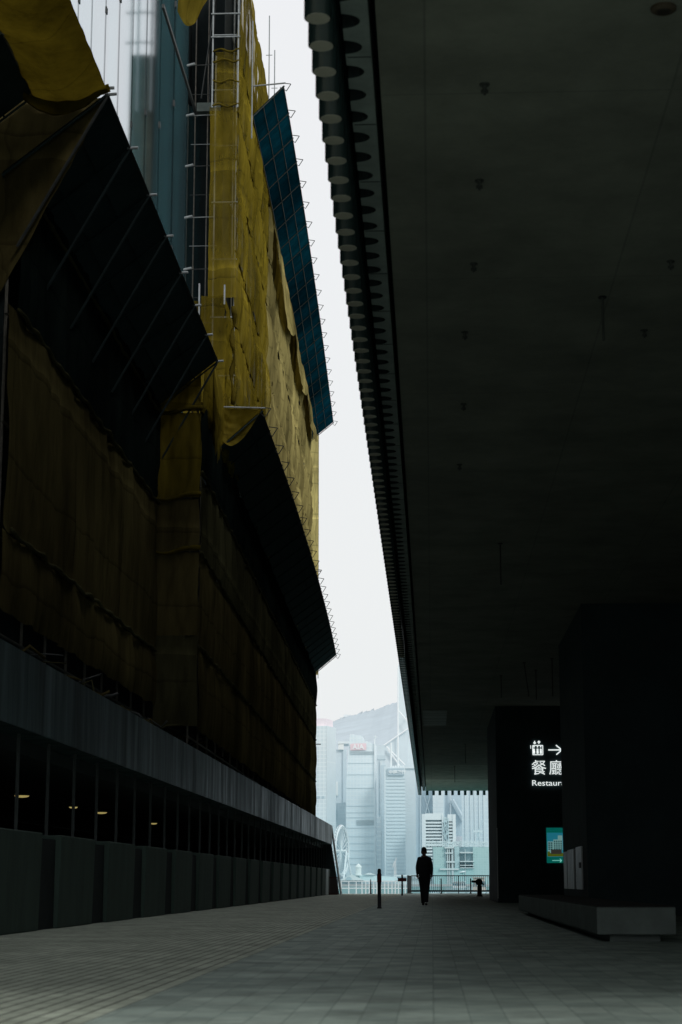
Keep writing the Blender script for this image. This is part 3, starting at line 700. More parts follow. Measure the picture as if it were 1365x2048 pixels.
# ------------------------------------------------------------------ catch fans
def fan(label, y0, y1, n, Xl, Xr, zl, zr, deck_mat, pole_mat, rails=3, hook='bar', brace=None, sag=.0, wav=0.0):
    t = thing('catch_fan', label, 'catch fan', (Xr(y0),y0,zr), 'catch fans leaning out from the scaffolds')
    m = MB()
    def fn(u, v):
        y = y0+(y1-y0)*u
        ww = wav*noise.noise(Vector((y*.5,v,1)))
        return (Xr(y)+(Xl(y)-Xr(y))*v, y, zr+(zl-zr)*v-sag*math.sin(math.pi*v)*abs(math.sin(math.pi*u*n))+ww)
    m.grid(fn, max(n*4, 30), 8); m.build('deck', deck_mat, t, True)
    for k_ in range(rails+1):
        v = k_/rails; m = MB()
        pts = [(Xr(y0+(y1-y0)*i/20)+(Xl(y0+(y1-y0)*i/20)-Xr(y0+(y1-y0)*i/20))*v, y0+(y1-y0)*i/20, zr+(zl-zr)*v-.035) for i in range(21)]
        m.tube(pts, .02, 5); m.build('rail', DECK if deck_mat == DECK and k_ < rails else pole_mat, t)
    for i in range(n+1):
        y = y0+(y1-y0)*i/n; p = Vector((Xr(y),y,zr-.06)); q = Vector((Xl(y),y,zl-.06)); d = (q-p).normalized()
        m = MB(); m.bar(p, q+d*.05, .022, 5); m.build('rafter', deck_mat if deck_mat == DECK else pole_mat, t)
        m = MB()
        if hook == 'bar': m.bar(q-d*.06+Vector((0,0,.05)), q+Vector((d.x*.2,-.02,.02)), .028, 6)
        else:
            a = q+Vector((.0,0,.14)); e = q+Vector((.26,0,.10)); f = q+Vector((.10,0,-.16))
            m.bar(a, e, .016, 4); m.bar(e, f, .016, 4); m.bar(f, q+Vector((-.05,0,-.03)), .014, 4)
        m.build('hook', STEEL if hook == 'bar' else pole_mat, t)
        if brace:
            m = MB(); m.bar(q, (brace[0], y, brace[1]), .028, 5); m.build('brace', BRACE if i else STEEL_D, t)
    return t
f0 = fan('dark catch fan at the left border, cut off by the picture edge', 18.2, 30.3, 5, lambda y: -6.80, lambda y: -8.3, 14.2, 13.0, DECK, RUST, 3, 'bar')
f1 = fan('large dark catch fan above the nearer brown netting', 30.3, 47.3, 7, lambda y: -5.50, lambda y: -7.3, 14.18, 12.75, DECK, STEEL_D, 3, 'bar', (-7.0,11.4))
Xl2 = lambda y: -4.82-(max(0,y-58)/55)**1.8*.86
Xr2 = lambda y: Xfar(y)+.02
f2 = fan('long dark catch fan running to the harbour end at mid height', 52.75, 112.8, 25, Xl2, Xr2, 14.2, 13.15, DECK, STEEL_D, 3, 'tri')
Xl3 = lambda y: -4.98-(max(0,y-62)/49)**1.4*.80
Xr3 = lambda y: -6.06-(max(0,y-62)/50)**1.5*1.1
f3 = fan('blue panelled catch fan highest up against the white sky', 61.8, 111.2, 21, Xl3, Xr3, 28.3, 27.2, DECK_BLUE, RAILD, 3, 'tri', wav=.05)
m = MB(); m.bar((-6.35,61.7,28.22),(-4.9,61.7,28.34),.028); m.build('outrigger', STEEL, f3)
m = MB(); m.bar((-6.3,52.7,14.3),(-4.72,52.7,14.24),.024); m.build('outrigger', STEEL, f2)
# triangular closing net at the near end of the long fan
def tri(u, v):
    xa = -6.3+1.5*u; zb = 14.22-(1-abs(2*u-.62)/1.4)*1.25*(1 if u < .9 else (1-u)/.1)
    zb = 14.22-1.05*(math.sin(math.pi*min(1,u**.75)))*1.05
    return (xa, 52.68+.25*math.sin(math.pi*v)*math.sin(math.pi*u)+.09*noise.noise(Vector((u*4+v*4,v*7-u*5,2))), 14.22+(zb-14.22)*v)
m = MB(); m.grid(tri, 34, 18); m.build('closing_net', NET, f2, True)
def tri2(u, v):
    x = -5.97+.35*u*(1-v); return (x, 52.3-5*u*(1-v*.6), 14.0-1.2*v-.5*math.sin(math.pi*u)+.1*noise.noise(Vector((u*6,v*6,1))))
m = MB(); m.grid(tri2, 20, 14); m.build('net_swag', NET, f2, True)
# net hammock and swag at the near end of the first fan
def ham(u, v):
    y = 19+u*11.25; x = -6.82+1.34*v
    return (x, y, 14.2-.05-.22*math.sin(math.pi*v)+.07*noise.noise(Vector((y*.9,v*2,4)))+.05*noise.noise(Vector((y*2.5,v*4,6))))
m = MB(); m.grid(ham, 70, 14); m.build('net_awning', NET, f1, True)
def swag1(u, v):
    x = -6.95+1.5*u; z = 14.2-.10*math.sin(math.pi*min(1,u*1.02))**.8-(.42*math.sin(math.pi*min(1,.12+u*.9))**.9)*v
    return (x, 30.2-.12*v+.05*noise.noise(Vector((u*9,v*5,1)))+.09*math.sin(v*9), z+.03*math.sin(v*13+u*2))
m = MB(); m.grid(swag1, 34, 16); m.build('net_swag', NET, f1, True)
m = MB(); m.bar((-6.85,30.25,14.2),(-5.38,30.25,14.24),.03); m.build('outrigger', STEEL, f1)
def close1(u, v):
    a = Vector((-9,30.40,14.15)); c = Vector((-5.55,30.40,14.12)); e = Vector((-9,30.40,7.3)); p = a+(c-a)*u*(1-v)+(e-a)*v
    return p+Vector((0, .12*noise.noise(Vector((p.x*2+p.z*2.2,p.z*1.2-p.x*2,4)))+.07*noise.noise(Vector((p.x*4+p.z*4,p.z*2-p.x*4,8)))+.1*math.sin(v*3)*u, -.12*math.sin(math.pi*u)*v))
m = MB(); m.grid(close1, 30, 34); m.build('closing_net', NET_DARK, f1, True)

# ------------------------------------------------------------------ street furniture at the far end
def post_body(x, y, h, r, prof=None):
    m = MB(); m.lathe(prof or [(r*1.25,0),(r*1.25,.03),(r,.035),(r,h-.08),(r*.95,h-.03),(r*.6,h)], (x,y), 14); return m
t = thing('bollard', 'tall black post with a dull red band, standing alone in mid alley', 'bollard', (-1.49,53.8,0))
post_body(-1.49,53.8,1.10,.052).build('shaft', BLACK, t, True)
m = MB(); m.lathe([(.060,.72),(.064,.74),(.064,.93),(.060,.95)], (-1.49,53.8), 14); m.build('red_band', RED, t, True)
t = thing('sign_post', 'black post with a red cross board near the harbour railing', 'sign post', (-1.66,105.5,0))
post_body(-1.66,105.5,1.13,.05).build('post', BLACK, t, True)
m = MB(); m.box((-1.90,105.42,.76),(-1.42,105.45,.95)); m.build('board', RED, t, bevel=.008)
t = thing('bollard', 'slim tapered dark post before the white railing', 'bollard', (-3.82,118.6,0))
m = MB(); m.lathe([(.055,0),(.05,.05),(.03,.84),(.012,.92)], (-3.82,118.6), 12); m.build('shaft', BLACK, t, True)
m = MB(); m.lathe([(.075,0),(.075,.03)], (-3.82,118.6), 12); m.build('base', BLACK, t)
b0 = thing('bollard', 'plain black bollard just past the walking man', 'bollard', (.57,123.2,0), 'bollards before the black railing')
post_body(.57,123.2,.96,.045).build('shaft', BLACK, b0, True)
m = MB(); m.lathe([(.08,0),(.08,.035)], (.57,123.2), 12); m.build('base', BLACK, b0)
b1 = copy_tree(b0); b1.location.x = 2.46; b1['label'] = 'plain black bollard beside the viewing telescope'
t = thing('viewing_telescope', 'round-headed viewing telescope on a thick pedestal by the railing', 'telescope', (2.42,98.5,0))
m = MB(); m.lathe([(.17,0),(.17,.04),(.125,.06),(.115,.52),(.08,.60)], (2.42,98.5), 16); m.build('pedestal', BLACK, t, True)
m = MB()
mm = [(.001,.56),(.10,.57),(.165,.64),(.19,.73),(.165,.82),(.10,.88),(.001,.90)]; m.lathe(mm, (2.40,98.5), 18); m.build('head', BLACK, t, True)
m = MB(); m.bar((2.28,98.5,.75),(2.02,98.45,.76),.065,10,.055); m.build('eyepiece', BLACK, t)
m = MB(); m.bar((2.54,98.5,.66),(2.66,98.5,.60),.03,8,.045); m.build('knob', BLACK, t)
# black railing
rl = thing('railing', 'black metal railing of close upright bars at the harbour edge', 'railing', (1.5,124.2,0))
for z, r_ in ((1.13,.030),(.16,.055)):
    m = MB(); m.box((-1.36,124.2-r_,z-r_),(9,124.2+r_,z+r_)); m.build('rail', BLACK, rl)
x = -1.30
kx = 0
while x < 4.4:
    m = MB(); wd = .03 if kx % 16 == 8 else .012
    m.box((x-wd,124.19,.0 if wd > .02 else .16),(x+wd,124.19+2*wd,1.12)); m.build('post' if wd > .02 else 'baluster', BLACK, rl); x += .125; kx += 1
m = MB(); m.add([(-1.62,123.2,.02),(-1.40,124.3,.02),(-1.36,124.3,1.13),(-1.62,123.2,1.16),(-1.60,123.2,.02),(-1.36,124.35,.02),(-1.33,124.35,1.13),(-1.59,123.2,1.16)],
   [(0,3,2,1),(4,5,6,7),(0,1,5,4),(2,3,7,6),(0,4,7,3),(1,2,6,5)]); m.build('end_panel', BLACK, rl)
m = MB(); m.frustum([(-1.66,123.1,0),(-1.25,123.1,0),(-1.25,124.4,0),(-1.66,124.4,0)],[(-1.66,123.1,.03),(-1.3,123.1,.03),(-1.3,124.4,.03),(-1.66,124.4,.03)]); m.build('base', BLACK, rl)
# white railing on the lower terrace
wr = thing('railing', 'white railing of square panels on the pier by the water', 'railing', (-4,190,-.56))
wx = [683,698,713,724.5,732,739,748,754,762,770,777,784.5,791,797.5,804,811,817]
for px_ in wx:
    x = at(px_,1770,190).x; m = MB(); m.box((x-.05,189.96,-.56),(x+.05,190.04,.76)); m.build('post', WHITE, wr)
for z in (.80,.12):
    m = MB(); m.box((-9.8,189.95,z-.045),(-2.3,190.05,z+.05)); m.build('rail', WHITE, wr)
t = thing('barrier', 'dark red slatted barrier at the far end of the panel base', 'barrier', (-5.75,109,0))
for a, c in ((0,.08),(.95,1.02)):
    m = MB(); m.box((-6.0,110.9,a),(-5.5,110.94,c)); m.build('rail', REDD, t)
for i in range(8):
    m = MB(); m.box((-6.0+i*.07,110.89,.08),(-5.965+i*.07,110.93,.95)); m.build('slat', REDD, t)

# ------------------------------------------------------------------ the walking man
def skin_mesh(name, verts, edges, radii, mat, parent, sub=2, root=0):
    me = bpy.data.meshes.new(name); off = wloc(parent)
    me.from_pydata([tuple(Vector(v)) for v in verts], edges, []); me.update()
    o = bpy.data.objects.new(name, me); COL.objects.link(o)
    sk = o.modifiers.new('Skin','SKIN'); sk.use_smooth_shade = True
    layer = me.skin_vertices[0].data if me.skin_vertices else None
    if layer is None:
        bm = bmesh.new(); bm.from_mesh(me); bm.verts.layers.skin.verify(); bm.to_mesh(me); bm.free(); layer = me.skin_vertices[0].data
    for i, r in enumerate(radii):
        layer[i].radius = r if isinstance(r, tuple) else (r, r); layer[i].use_root = (i == root)
    ss = o.modifiers.new('Subdivision','SUBSURF'); ss.levels = ss.render_levels = sub
    dg = bpy.context.evaluated_depsgraph_get(); dg.update()
    nm = bpy.data.meshes.new_from_object(o.evaluated_get(dg)); nm.name = name
    bpy.data.objects.remove(o)
    nm.materials.clear(); nm.materials.append(mat)
    for p in nm.polygons: p.use_smooth = True
    o = bpy.data.objects.new(name, nm); COL.objects.link(o); o.parent = parent
    return o
man = thing('person', 'man in a dark jacket and trousers walking away toward the harbour', 'person', (-.24,59.46,0))
V = []; E = []; RR = []
def jv(p, r, link=None):
    V.append(p); RR.append(r)
    if link is not None: E.append((link, len(V)-1))
    return len(V)-1
pel = jv((0,0,.95), (.155,.11))
sp1 = jv((0,0,1.12), (.145,.105), pel); ch = jv((0,-.01,1.34), (.165,.115), sp1)
nk = jv((-.005,0,1.52), (.058,.06), ch); nk2 = jv((-.008,.012,1.57), (.055,.06), nk)
h1 = jv((-.01,.02,1.635), (.072,.085), nk2); h2 = jv((-.01,.012,1.71), (.078,.092), h1); h3 = jv((-.01,.008,1.765), (.055,.065), h2)
nose = jv((-.01,.112,1.665), .014, h1)
for s in (-1,1):
    jv((-.01+s*.088,.0,1.665), (.012,.024), h1)
    sh = jv((s*.175,-.01,1.425), (.068,.07), ch); el = jv((s*.232,-.035,1.16), (.048,.05), sh)
    wr_ = jv((s*.220,.035,.94), (.032,.034), el); pm = jv((s*.214,.055,.865), (.024,.042), wr_)
    hp = jv((s*.088,0,.87), (.098,.10), pel)
    fy = .26 if s < 0 else -.16
    kn = jv((s*.062,.13 if s < 0 else .0,.49), (.062,.066), hp)
    an = jv((s*.045,fy,.10 if s < 0 else .13), (.042,.046), kn)
body = skin_mesh('body', V, E, RR, SKIN, man)
# jacket and trousers over it
V = []; E = []; RR = []
j0 = jv((0,0,.80), (.195,.15)); j1 = jv((0,0,1.0), (.20,.14), j0); j2 = jv((0,-.01,1.2), (.195,.14), j1); j3 = jv((0,-.01,1.38), (.20,.14), j2)
jc = jv((-.003,0,1.50), (.085,.085), j3); jc2 = jv((-.005,0,1.545), (.078,.078), jc)
for s in (-1,1):
    sh = jv((s*.165,-.01,1.425), (.082,.085), j3); el = jv((s*.216,-.035,1.16), (.064,.066), sh); cu = jv((s*.210,.03,.945), (.050,.052), el)
skin_mesh('jacket', V, E, RR, COAT, man)
V = []; E = []; RR = []
p0 = jv((0,0,.98), (.175,.13))
for s in (-1,1):
    hp = jv((s*.090,0,.84), (.112,.118), p0); fy = .25 if s < 0 else -.155
    kn = jv((s*.066,.12 if s < 0 else .0,.49), (.082,.086), hp); an = jv((s*.048,fy,.13 if s < 0 else .155), (.060,.066), kn)
    jv((s*.047,fy+.01,.07 if s < 0 else .10), (.064,.075), an)
skin_mesh('trousers', V, E, RR, COAT, man)
for s in (-1,1):
    fy = .26 if s < 0 else -.16; V = []; E = []; RR = []
    z0_ = .045 if s < 0 else .05
    a = jv((s*.046,fy-.05,z0_+.02), (.042,.04)); c = jv((s*.048,fy+.05,z0_), (.045,.036), a); jv((s*.052,fy+.17,z0_-.008), (.043,.026), c)
    skin_mesh('shoe', V, E, RR, SHOE, man)
# hands: palm, four bent fingers and a thumb each
for s in (-1,1):
    V = []; E = []; RR = []
    w0 = jv((s*.218,.042,.915), (.022,.028)); p1 = jv((s*.214,.055,.87), (.016,.036), w0)
    for k_ in range(4):
        oy = .030-.020*k_; ln = (.072,.080,.075,.060)[k_]
        a = jv((s*.213,.055+oy,.842), .0095, p1); c = jv((s*.206,.057+oy,.842-ln*.5), .0088, a); jv((s*.194,.055+oy,.842-ln), .0078, c)
    a = jv((s*.205,.092,.878), .011, p1); c = jv((s*.196,.108,.848), .0095, a); jv((s*.19,.106,.825), .008, c)
    skin_mesh('hand', V, E, RR, SKIN, man)
m = MB()
def hair_fn(u, v):
    th = u*2*math.pi; ph = v*math.pi*.62
    front = max(0, math.sin(th)); ph *= (1-.38*front)
    r = (.092+.006*noise.noise(Vector((math.cos(th)*3,math.sin(th)*3,v*5))))
    return (-.25+r*.93*math.sin(ph)*math.cos(th), 59.465+r*1.12*math.sin(ph)*math.sin(th)-.004, 1.705+r*1.10*math.cos(ph))
m.grid(hair_fn, 28, 12); m.build('hair', HAIR, man, True)
for s in (-1,1):
    m = MB(); cx_, cz_ = -.25+s*.03, 1.685; m.lathe([(.001,cz_-.010),(.009,cz_-.006),(.011,cz_),(.009,cz_+.006),(.001,cz_+.010)], (cx_,59.46+.092), 10); m.build('eye', WHITE, man, True)
m = MB(); m.bar((-.275,59.552,1.615),(-.225,59.552,1.615),.006,6); m.build('mouth', RED, man)

# ------------------------------------------------------------------ the far shore
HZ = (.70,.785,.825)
def hazed(c, f=.40): return tuple(a*(1-f)+b_*f for a, b_ in zip(c, HZ))  # haze blended into the base colours of the far shore
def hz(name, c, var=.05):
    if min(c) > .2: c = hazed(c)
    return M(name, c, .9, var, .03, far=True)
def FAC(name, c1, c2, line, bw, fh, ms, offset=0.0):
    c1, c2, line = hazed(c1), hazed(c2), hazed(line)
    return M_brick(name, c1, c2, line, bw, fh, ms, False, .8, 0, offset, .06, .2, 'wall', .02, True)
def px_poly(pts): return [(at(px, 1764, Y).x, Y) for px, Y in pts]
def zed(py, Y): return at(760, py, Y).z
def block(mb, pts, py_top, py_bot=None):
    poly = px_poly(pts); Y = pts[0][1]
    mb.prism(poly, -3 if py_bot is None else zed(py_bot, Y), zed(py_top, Y)); return mb

Y1 = 1900
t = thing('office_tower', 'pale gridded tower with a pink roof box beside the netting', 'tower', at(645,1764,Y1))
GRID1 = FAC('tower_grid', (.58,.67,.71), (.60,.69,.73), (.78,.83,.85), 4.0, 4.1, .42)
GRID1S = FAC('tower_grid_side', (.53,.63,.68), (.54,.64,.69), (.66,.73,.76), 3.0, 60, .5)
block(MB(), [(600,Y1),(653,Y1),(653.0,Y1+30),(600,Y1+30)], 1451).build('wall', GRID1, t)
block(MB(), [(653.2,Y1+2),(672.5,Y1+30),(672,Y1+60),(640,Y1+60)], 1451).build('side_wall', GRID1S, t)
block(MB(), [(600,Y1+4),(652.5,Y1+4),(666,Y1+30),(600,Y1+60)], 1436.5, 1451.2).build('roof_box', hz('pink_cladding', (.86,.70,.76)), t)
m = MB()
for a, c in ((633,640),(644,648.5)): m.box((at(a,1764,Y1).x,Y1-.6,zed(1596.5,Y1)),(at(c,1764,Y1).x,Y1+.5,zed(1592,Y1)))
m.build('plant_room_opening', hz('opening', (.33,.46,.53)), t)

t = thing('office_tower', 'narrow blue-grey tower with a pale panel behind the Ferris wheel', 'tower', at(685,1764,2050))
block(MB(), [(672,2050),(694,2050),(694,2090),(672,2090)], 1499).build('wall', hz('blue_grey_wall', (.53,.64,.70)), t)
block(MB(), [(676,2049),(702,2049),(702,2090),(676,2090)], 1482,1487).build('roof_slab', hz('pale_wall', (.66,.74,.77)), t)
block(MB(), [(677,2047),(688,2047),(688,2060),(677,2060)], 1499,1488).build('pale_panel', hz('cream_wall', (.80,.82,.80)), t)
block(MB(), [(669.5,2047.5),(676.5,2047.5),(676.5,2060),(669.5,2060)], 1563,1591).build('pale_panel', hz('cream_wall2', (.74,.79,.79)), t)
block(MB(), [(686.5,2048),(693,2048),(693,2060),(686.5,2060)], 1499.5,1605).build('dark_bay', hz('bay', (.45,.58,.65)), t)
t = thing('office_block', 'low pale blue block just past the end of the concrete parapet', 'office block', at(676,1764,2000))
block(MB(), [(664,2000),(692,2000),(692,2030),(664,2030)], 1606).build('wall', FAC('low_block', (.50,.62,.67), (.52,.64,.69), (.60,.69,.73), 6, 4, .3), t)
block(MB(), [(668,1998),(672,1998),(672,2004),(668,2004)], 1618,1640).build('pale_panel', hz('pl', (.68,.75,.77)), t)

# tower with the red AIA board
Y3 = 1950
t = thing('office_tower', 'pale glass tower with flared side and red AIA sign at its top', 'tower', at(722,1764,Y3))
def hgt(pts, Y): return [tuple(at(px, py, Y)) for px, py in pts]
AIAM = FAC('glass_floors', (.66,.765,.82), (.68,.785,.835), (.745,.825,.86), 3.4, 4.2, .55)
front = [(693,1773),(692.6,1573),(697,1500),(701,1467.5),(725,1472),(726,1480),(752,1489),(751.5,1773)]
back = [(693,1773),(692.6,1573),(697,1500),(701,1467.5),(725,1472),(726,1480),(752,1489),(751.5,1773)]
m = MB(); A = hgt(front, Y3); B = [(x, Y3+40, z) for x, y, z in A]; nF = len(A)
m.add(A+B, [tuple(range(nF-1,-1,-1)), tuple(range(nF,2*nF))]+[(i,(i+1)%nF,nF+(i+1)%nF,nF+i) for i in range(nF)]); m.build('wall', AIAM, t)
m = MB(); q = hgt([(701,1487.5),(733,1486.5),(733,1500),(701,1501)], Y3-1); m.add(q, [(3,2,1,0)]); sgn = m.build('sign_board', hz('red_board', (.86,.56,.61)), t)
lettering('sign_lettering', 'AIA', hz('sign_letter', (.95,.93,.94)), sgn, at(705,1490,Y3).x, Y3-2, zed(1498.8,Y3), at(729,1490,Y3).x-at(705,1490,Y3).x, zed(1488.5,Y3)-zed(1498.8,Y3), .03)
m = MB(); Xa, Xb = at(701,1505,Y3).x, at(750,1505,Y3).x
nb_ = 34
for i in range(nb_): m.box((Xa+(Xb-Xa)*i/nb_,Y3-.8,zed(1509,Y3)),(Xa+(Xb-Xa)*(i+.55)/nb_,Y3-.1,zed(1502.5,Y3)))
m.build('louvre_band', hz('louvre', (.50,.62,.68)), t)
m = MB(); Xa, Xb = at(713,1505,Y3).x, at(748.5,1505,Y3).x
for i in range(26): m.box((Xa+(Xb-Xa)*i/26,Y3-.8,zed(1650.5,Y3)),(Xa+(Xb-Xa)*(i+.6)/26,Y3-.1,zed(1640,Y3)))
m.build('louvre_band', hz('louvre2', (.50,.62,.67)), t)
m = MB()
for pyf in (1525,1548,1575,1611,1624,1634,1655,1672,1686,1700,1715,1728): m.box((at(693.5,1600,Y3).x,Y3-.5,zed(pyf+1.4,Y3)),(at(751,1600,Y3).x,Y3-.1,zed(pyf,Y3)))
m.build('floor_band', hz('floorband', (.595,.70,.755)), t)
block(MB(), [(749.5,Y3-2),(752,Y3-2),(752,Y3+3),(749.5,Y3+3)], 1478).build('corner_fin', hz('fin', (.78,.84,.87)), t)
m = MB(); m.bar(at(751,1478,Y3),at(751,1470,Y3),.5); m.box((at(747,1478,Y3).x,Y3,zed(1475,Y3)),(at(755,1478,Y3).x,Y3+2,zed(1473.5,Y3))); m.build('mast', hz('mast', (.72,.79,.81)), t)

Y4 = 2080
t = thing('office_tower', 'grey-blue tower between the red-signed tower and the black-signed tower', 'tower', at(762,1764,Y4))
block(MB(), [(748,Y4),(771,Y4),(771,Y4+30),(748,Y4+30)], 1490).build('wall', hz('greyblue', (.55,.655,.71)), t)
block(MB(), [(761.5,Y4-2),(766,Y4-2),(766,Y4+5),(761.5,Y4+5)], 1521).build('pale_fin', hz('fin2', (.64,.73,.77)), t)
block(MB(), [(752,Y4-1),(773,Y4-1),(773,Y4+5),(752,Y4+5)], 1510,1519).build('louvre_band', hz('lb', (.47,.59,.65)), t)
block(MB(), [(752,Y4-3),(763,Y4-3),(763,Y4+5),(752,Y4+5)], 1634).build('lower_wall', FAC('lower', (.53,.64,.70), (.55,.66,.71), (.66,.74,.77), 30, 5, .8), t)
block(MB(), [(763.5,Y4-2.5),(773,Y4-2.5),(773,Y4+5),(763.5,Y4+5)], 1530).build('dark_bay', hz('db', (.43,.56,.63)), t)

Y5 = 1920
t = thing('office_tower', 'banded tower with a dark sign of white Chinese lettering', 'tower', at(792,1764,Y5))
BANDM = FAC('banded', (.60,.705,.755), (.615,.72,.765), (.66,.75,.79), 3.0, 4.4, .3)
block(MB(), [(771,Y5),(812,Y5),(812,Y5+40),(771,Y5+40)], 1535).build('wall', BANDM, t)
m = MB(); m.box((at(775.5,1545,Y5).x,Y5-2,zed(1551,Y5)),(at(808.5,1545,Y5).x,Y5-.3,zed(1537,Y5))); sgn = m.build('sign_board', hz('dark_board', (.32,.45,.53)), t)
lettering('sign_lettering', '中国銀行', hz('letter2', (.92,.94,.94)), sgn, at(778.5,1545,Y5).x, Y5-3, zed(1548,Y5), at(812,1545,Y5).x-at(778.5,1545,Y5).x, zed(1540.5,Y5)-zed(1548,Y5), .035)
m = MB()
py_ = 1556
while py_ < 1765: m.box((at(773.5,1600,Y5).x,Y5-.6,zed(py_+2.4,Y5)),(at(811.5,1600,Y5).x,Y5-.1,zed(py_,Y5))); py_ += 7.0
m.build('window_band', hz('wb', (.50,.62,.68)), t)
block(MB(), [(770,Y5-1),(772.5,Y5-1),(772.5,Y5+5),(770,Y5+5)], 1533).build('edge_fin', hz('ef', (.66,.75,.79)), t)
m = MB()
for px_ in (782.5,796.3): m.bar(at(px_,1536,Y5+10),at(px_,1485,Y5+10),.9)
m.build('mast', hz('mst', (.84,.88,.89)), t)
m = MB()
for i in range(5): m.box((at(785+i*5,1535,Y5).x,Y5+8,zed(1535,Y5)),(at(788.5+i*5,1535,Y5).x,Y5+16,zed(1531-(i%3),Y5)))
m.build('roof_plant', hz('rp', (.76,.82,.84)), t)

# tall faceted tower with white cross braces
Y6 = 2250
t = thing('office_tower', 'tallest faceted tower with white diagonal braces beside the overhang', 'tower', at(820,1764,Y6))
FACET = FAC('facet_glass', (.655,.74,.78), (.665,.75,.785), (.69,.77,.80), 8, 6, .3)
m = MB(); A = hgt([(796,1773),(796,1335),(830,1220),(880,1220),(880,1773)], Y6); B = [(x,Y6+50,z) for x, y, z in A]
m.add(A+B, [(4,3,2,1,0),(5,6,7,8,9)]+[(i,(i+1)%5,5+(i+1)%5,5+i) for i in range(5)]); m.build('wall', FACET, t)
m = MB(); A = hgt([(764,1773),(764,1492),(768,1490),(816,1457),(816,1773)], Y6-5); B = [(x,Y6+30,z) for x, y, z in A]
m.add(A+B, [(4,3,2,1,0),(5,6,7,8,9)]+[(i,(i+1)%5,5+(i+1)%5,5+i) for i in range(5)]); m.build('low_wing', hz('wing', (.60,.70,.75)), t)
BR = hz('white_brace', (.88,.91,.92))
for a, c in (((768,1491),(817,1457)),((773,1493),(810,1530)),((776,1499),(800,1532)),((796.5,1335),(796.5,1535)),((796,1420),(830,1460)),((812,1440),(845,1390))):
    m = MB(); m.bar(at(*a,Y6-9),at(*c,Y6-9),.95,5); m.build('brace', BR, t)
t = thing('office_block', 'plain grey block at the foot of the braced tower', 'office block', at(822,1764,1990))
block(MB(), [(811.5,1990),(833,1990),(833,2030),(811.5,2030)], 1536).build('wall', hz('plain_grey', (.585,.665,.705)), t)
block(MB(), [(812,1988),(833,1988),(833,1995),(812,1995)], 1534.5,1537).build('roof_edge', hz('pe', (.70,.77,.80)), t)

# behind the soffit opening
Y7 = 2150
t = thing('office_tower', 'dark blue tower with a pale X brace seen under the soffit end', 'tower', at(855,1764,Y7))
block(MB(), [(832,Y7),(870,Y7),(870,Y7+30),(832,Y7+30)], 1500).build('wall', hz('x_wall', (.42,.55,.63)), t)
for a, c in (((849,1592),(864,1640)),((861,1592),(848,1640)),((841.5,1590),(841.5,1764))):
    m = MB(); m.bar(at(*a,Y7-2),at(*c,Y7-2),.8,5); m.build('brace', hz('xb', (.66,.74,.78)), t)
t = thing('office_tower', 'pale slab tower behind the white ribbed building', 'tower', at(878,1764,Y7))
block(MB(), [(867.5,Y7-20),(889,Y7-20),(889,Y7+30),(867.5,Y7+30)], 1480).build('wall', FAC('pale_slab', (.66,.74,.775), (.67,.75,.785), (.57,.67,.715), 12, 4.6, .5), t)
block(MB(), [(889,Y7-10),(891,Y7-10),(891,Y7+30),(889,Y7+30)], 1490).build('side_wall', hz('ps', (.52,.63,.69)), t)
t = thing('office_tower', 'blue-grey tower with one pale upright fin under the soffit', 'tower', at(905,1764,Y7+100))
block(MB(), [(880,Y7+100),(930,Y7+100),(930,Y7+140),(880,Y7+140)], 1480).build('wall', hz('bgt', (.45,.575,.645)), t)
m = MB(); m.bar(at(901.5,1560,Y7+95),at(901.5,1764,Y7+95),1.0,5); m.build('fin', hz('bf', (.66,.74,.78)), t)
m = MB(); m.bar(at(904,1600,Y7+95),at(927,1640,Y7+95),3.0,5); m.build('sky_bridge', hz('bb', (.52,.63,.69)), t)
t = thing('office_tower', 'gridded blue tower at the sign wall corner', 'tower', at(950,1764,Y7))
block(MB(), [(926,Y7),(1010,Y7),(1010,Y7+30),(926,Y7+30)], 1480).build('wall', FAC('lattice', (.50,.61,.675), (.52,.63,.69), (.59,.69,.73), 6.5, 5.0, .8), t)
m = MB()
for px_ in (933,943.5,952,961,970): m.box((at(px_,1764,Y7).x-.5,Y7-1.2,-3),(at(px_,1764,Y7).x+.9,Y7-.2,zed(1500,Y7)))
m.build('fin', hz('lf', (.60,.695,.735)), t)

# white ribbed building
Y8 = 1880
t = thing('office_block', 'white building with dark recessed floor bands behind the man', 'office block', at(880,1764,Y8))
WF = hz('white_concrete', (.80,.835,.84), .04); WD = hz('dark_window_strip', (.50,.60,.67));  # dark strip windows between the white floors
block(MB(), [(850,Y8+6),(912,Y8+6),(912,Y8+30),(850,Y8+30)], 1640).build('core_wall', WD, t)
block(MB(), [(845,Y8),(851,Y8),(851,Y8+30),(845,Y8+30)], 1628).build('pier_wall', hz('wc2', (.70,.75,.77)), t)
block(MB(), [(851,Y8),(853,Y8),(853,Y8+30),(851,Y8+30)], 1628).build('pier_wall', WF, t)
block(MB(), [(885.5,Y8),(888.5,Y8),(888.5,Y8+30),(885.5,Y8+30)], 1629).build('pier_wall', WF, t)
block(MB(), [(907,Y8),(913.5,Y8),(913.5,Y8+30),(907,Y8+30)], 1629).build('pier_wall', WF, t)
block(MB(), [(853,Y8+1),(888,Y8+1),(888,Y8+30),(853,Y8+30)], 1627,1640).build('parapet', WF, t)
block(MB(), [(888.5,Y8+3),(897,Y8+3),(897,Y8+30),(888.5,Y8+30)], 1634,1645).build('parapet', hz('wp3', (.60,.69,.72)), t)
block(MB(), [(897,Y8+1),(907,Y8+1),(907,Y8+30),(897,Y8+30)], 1629,1643).build('parapet', WF, t)
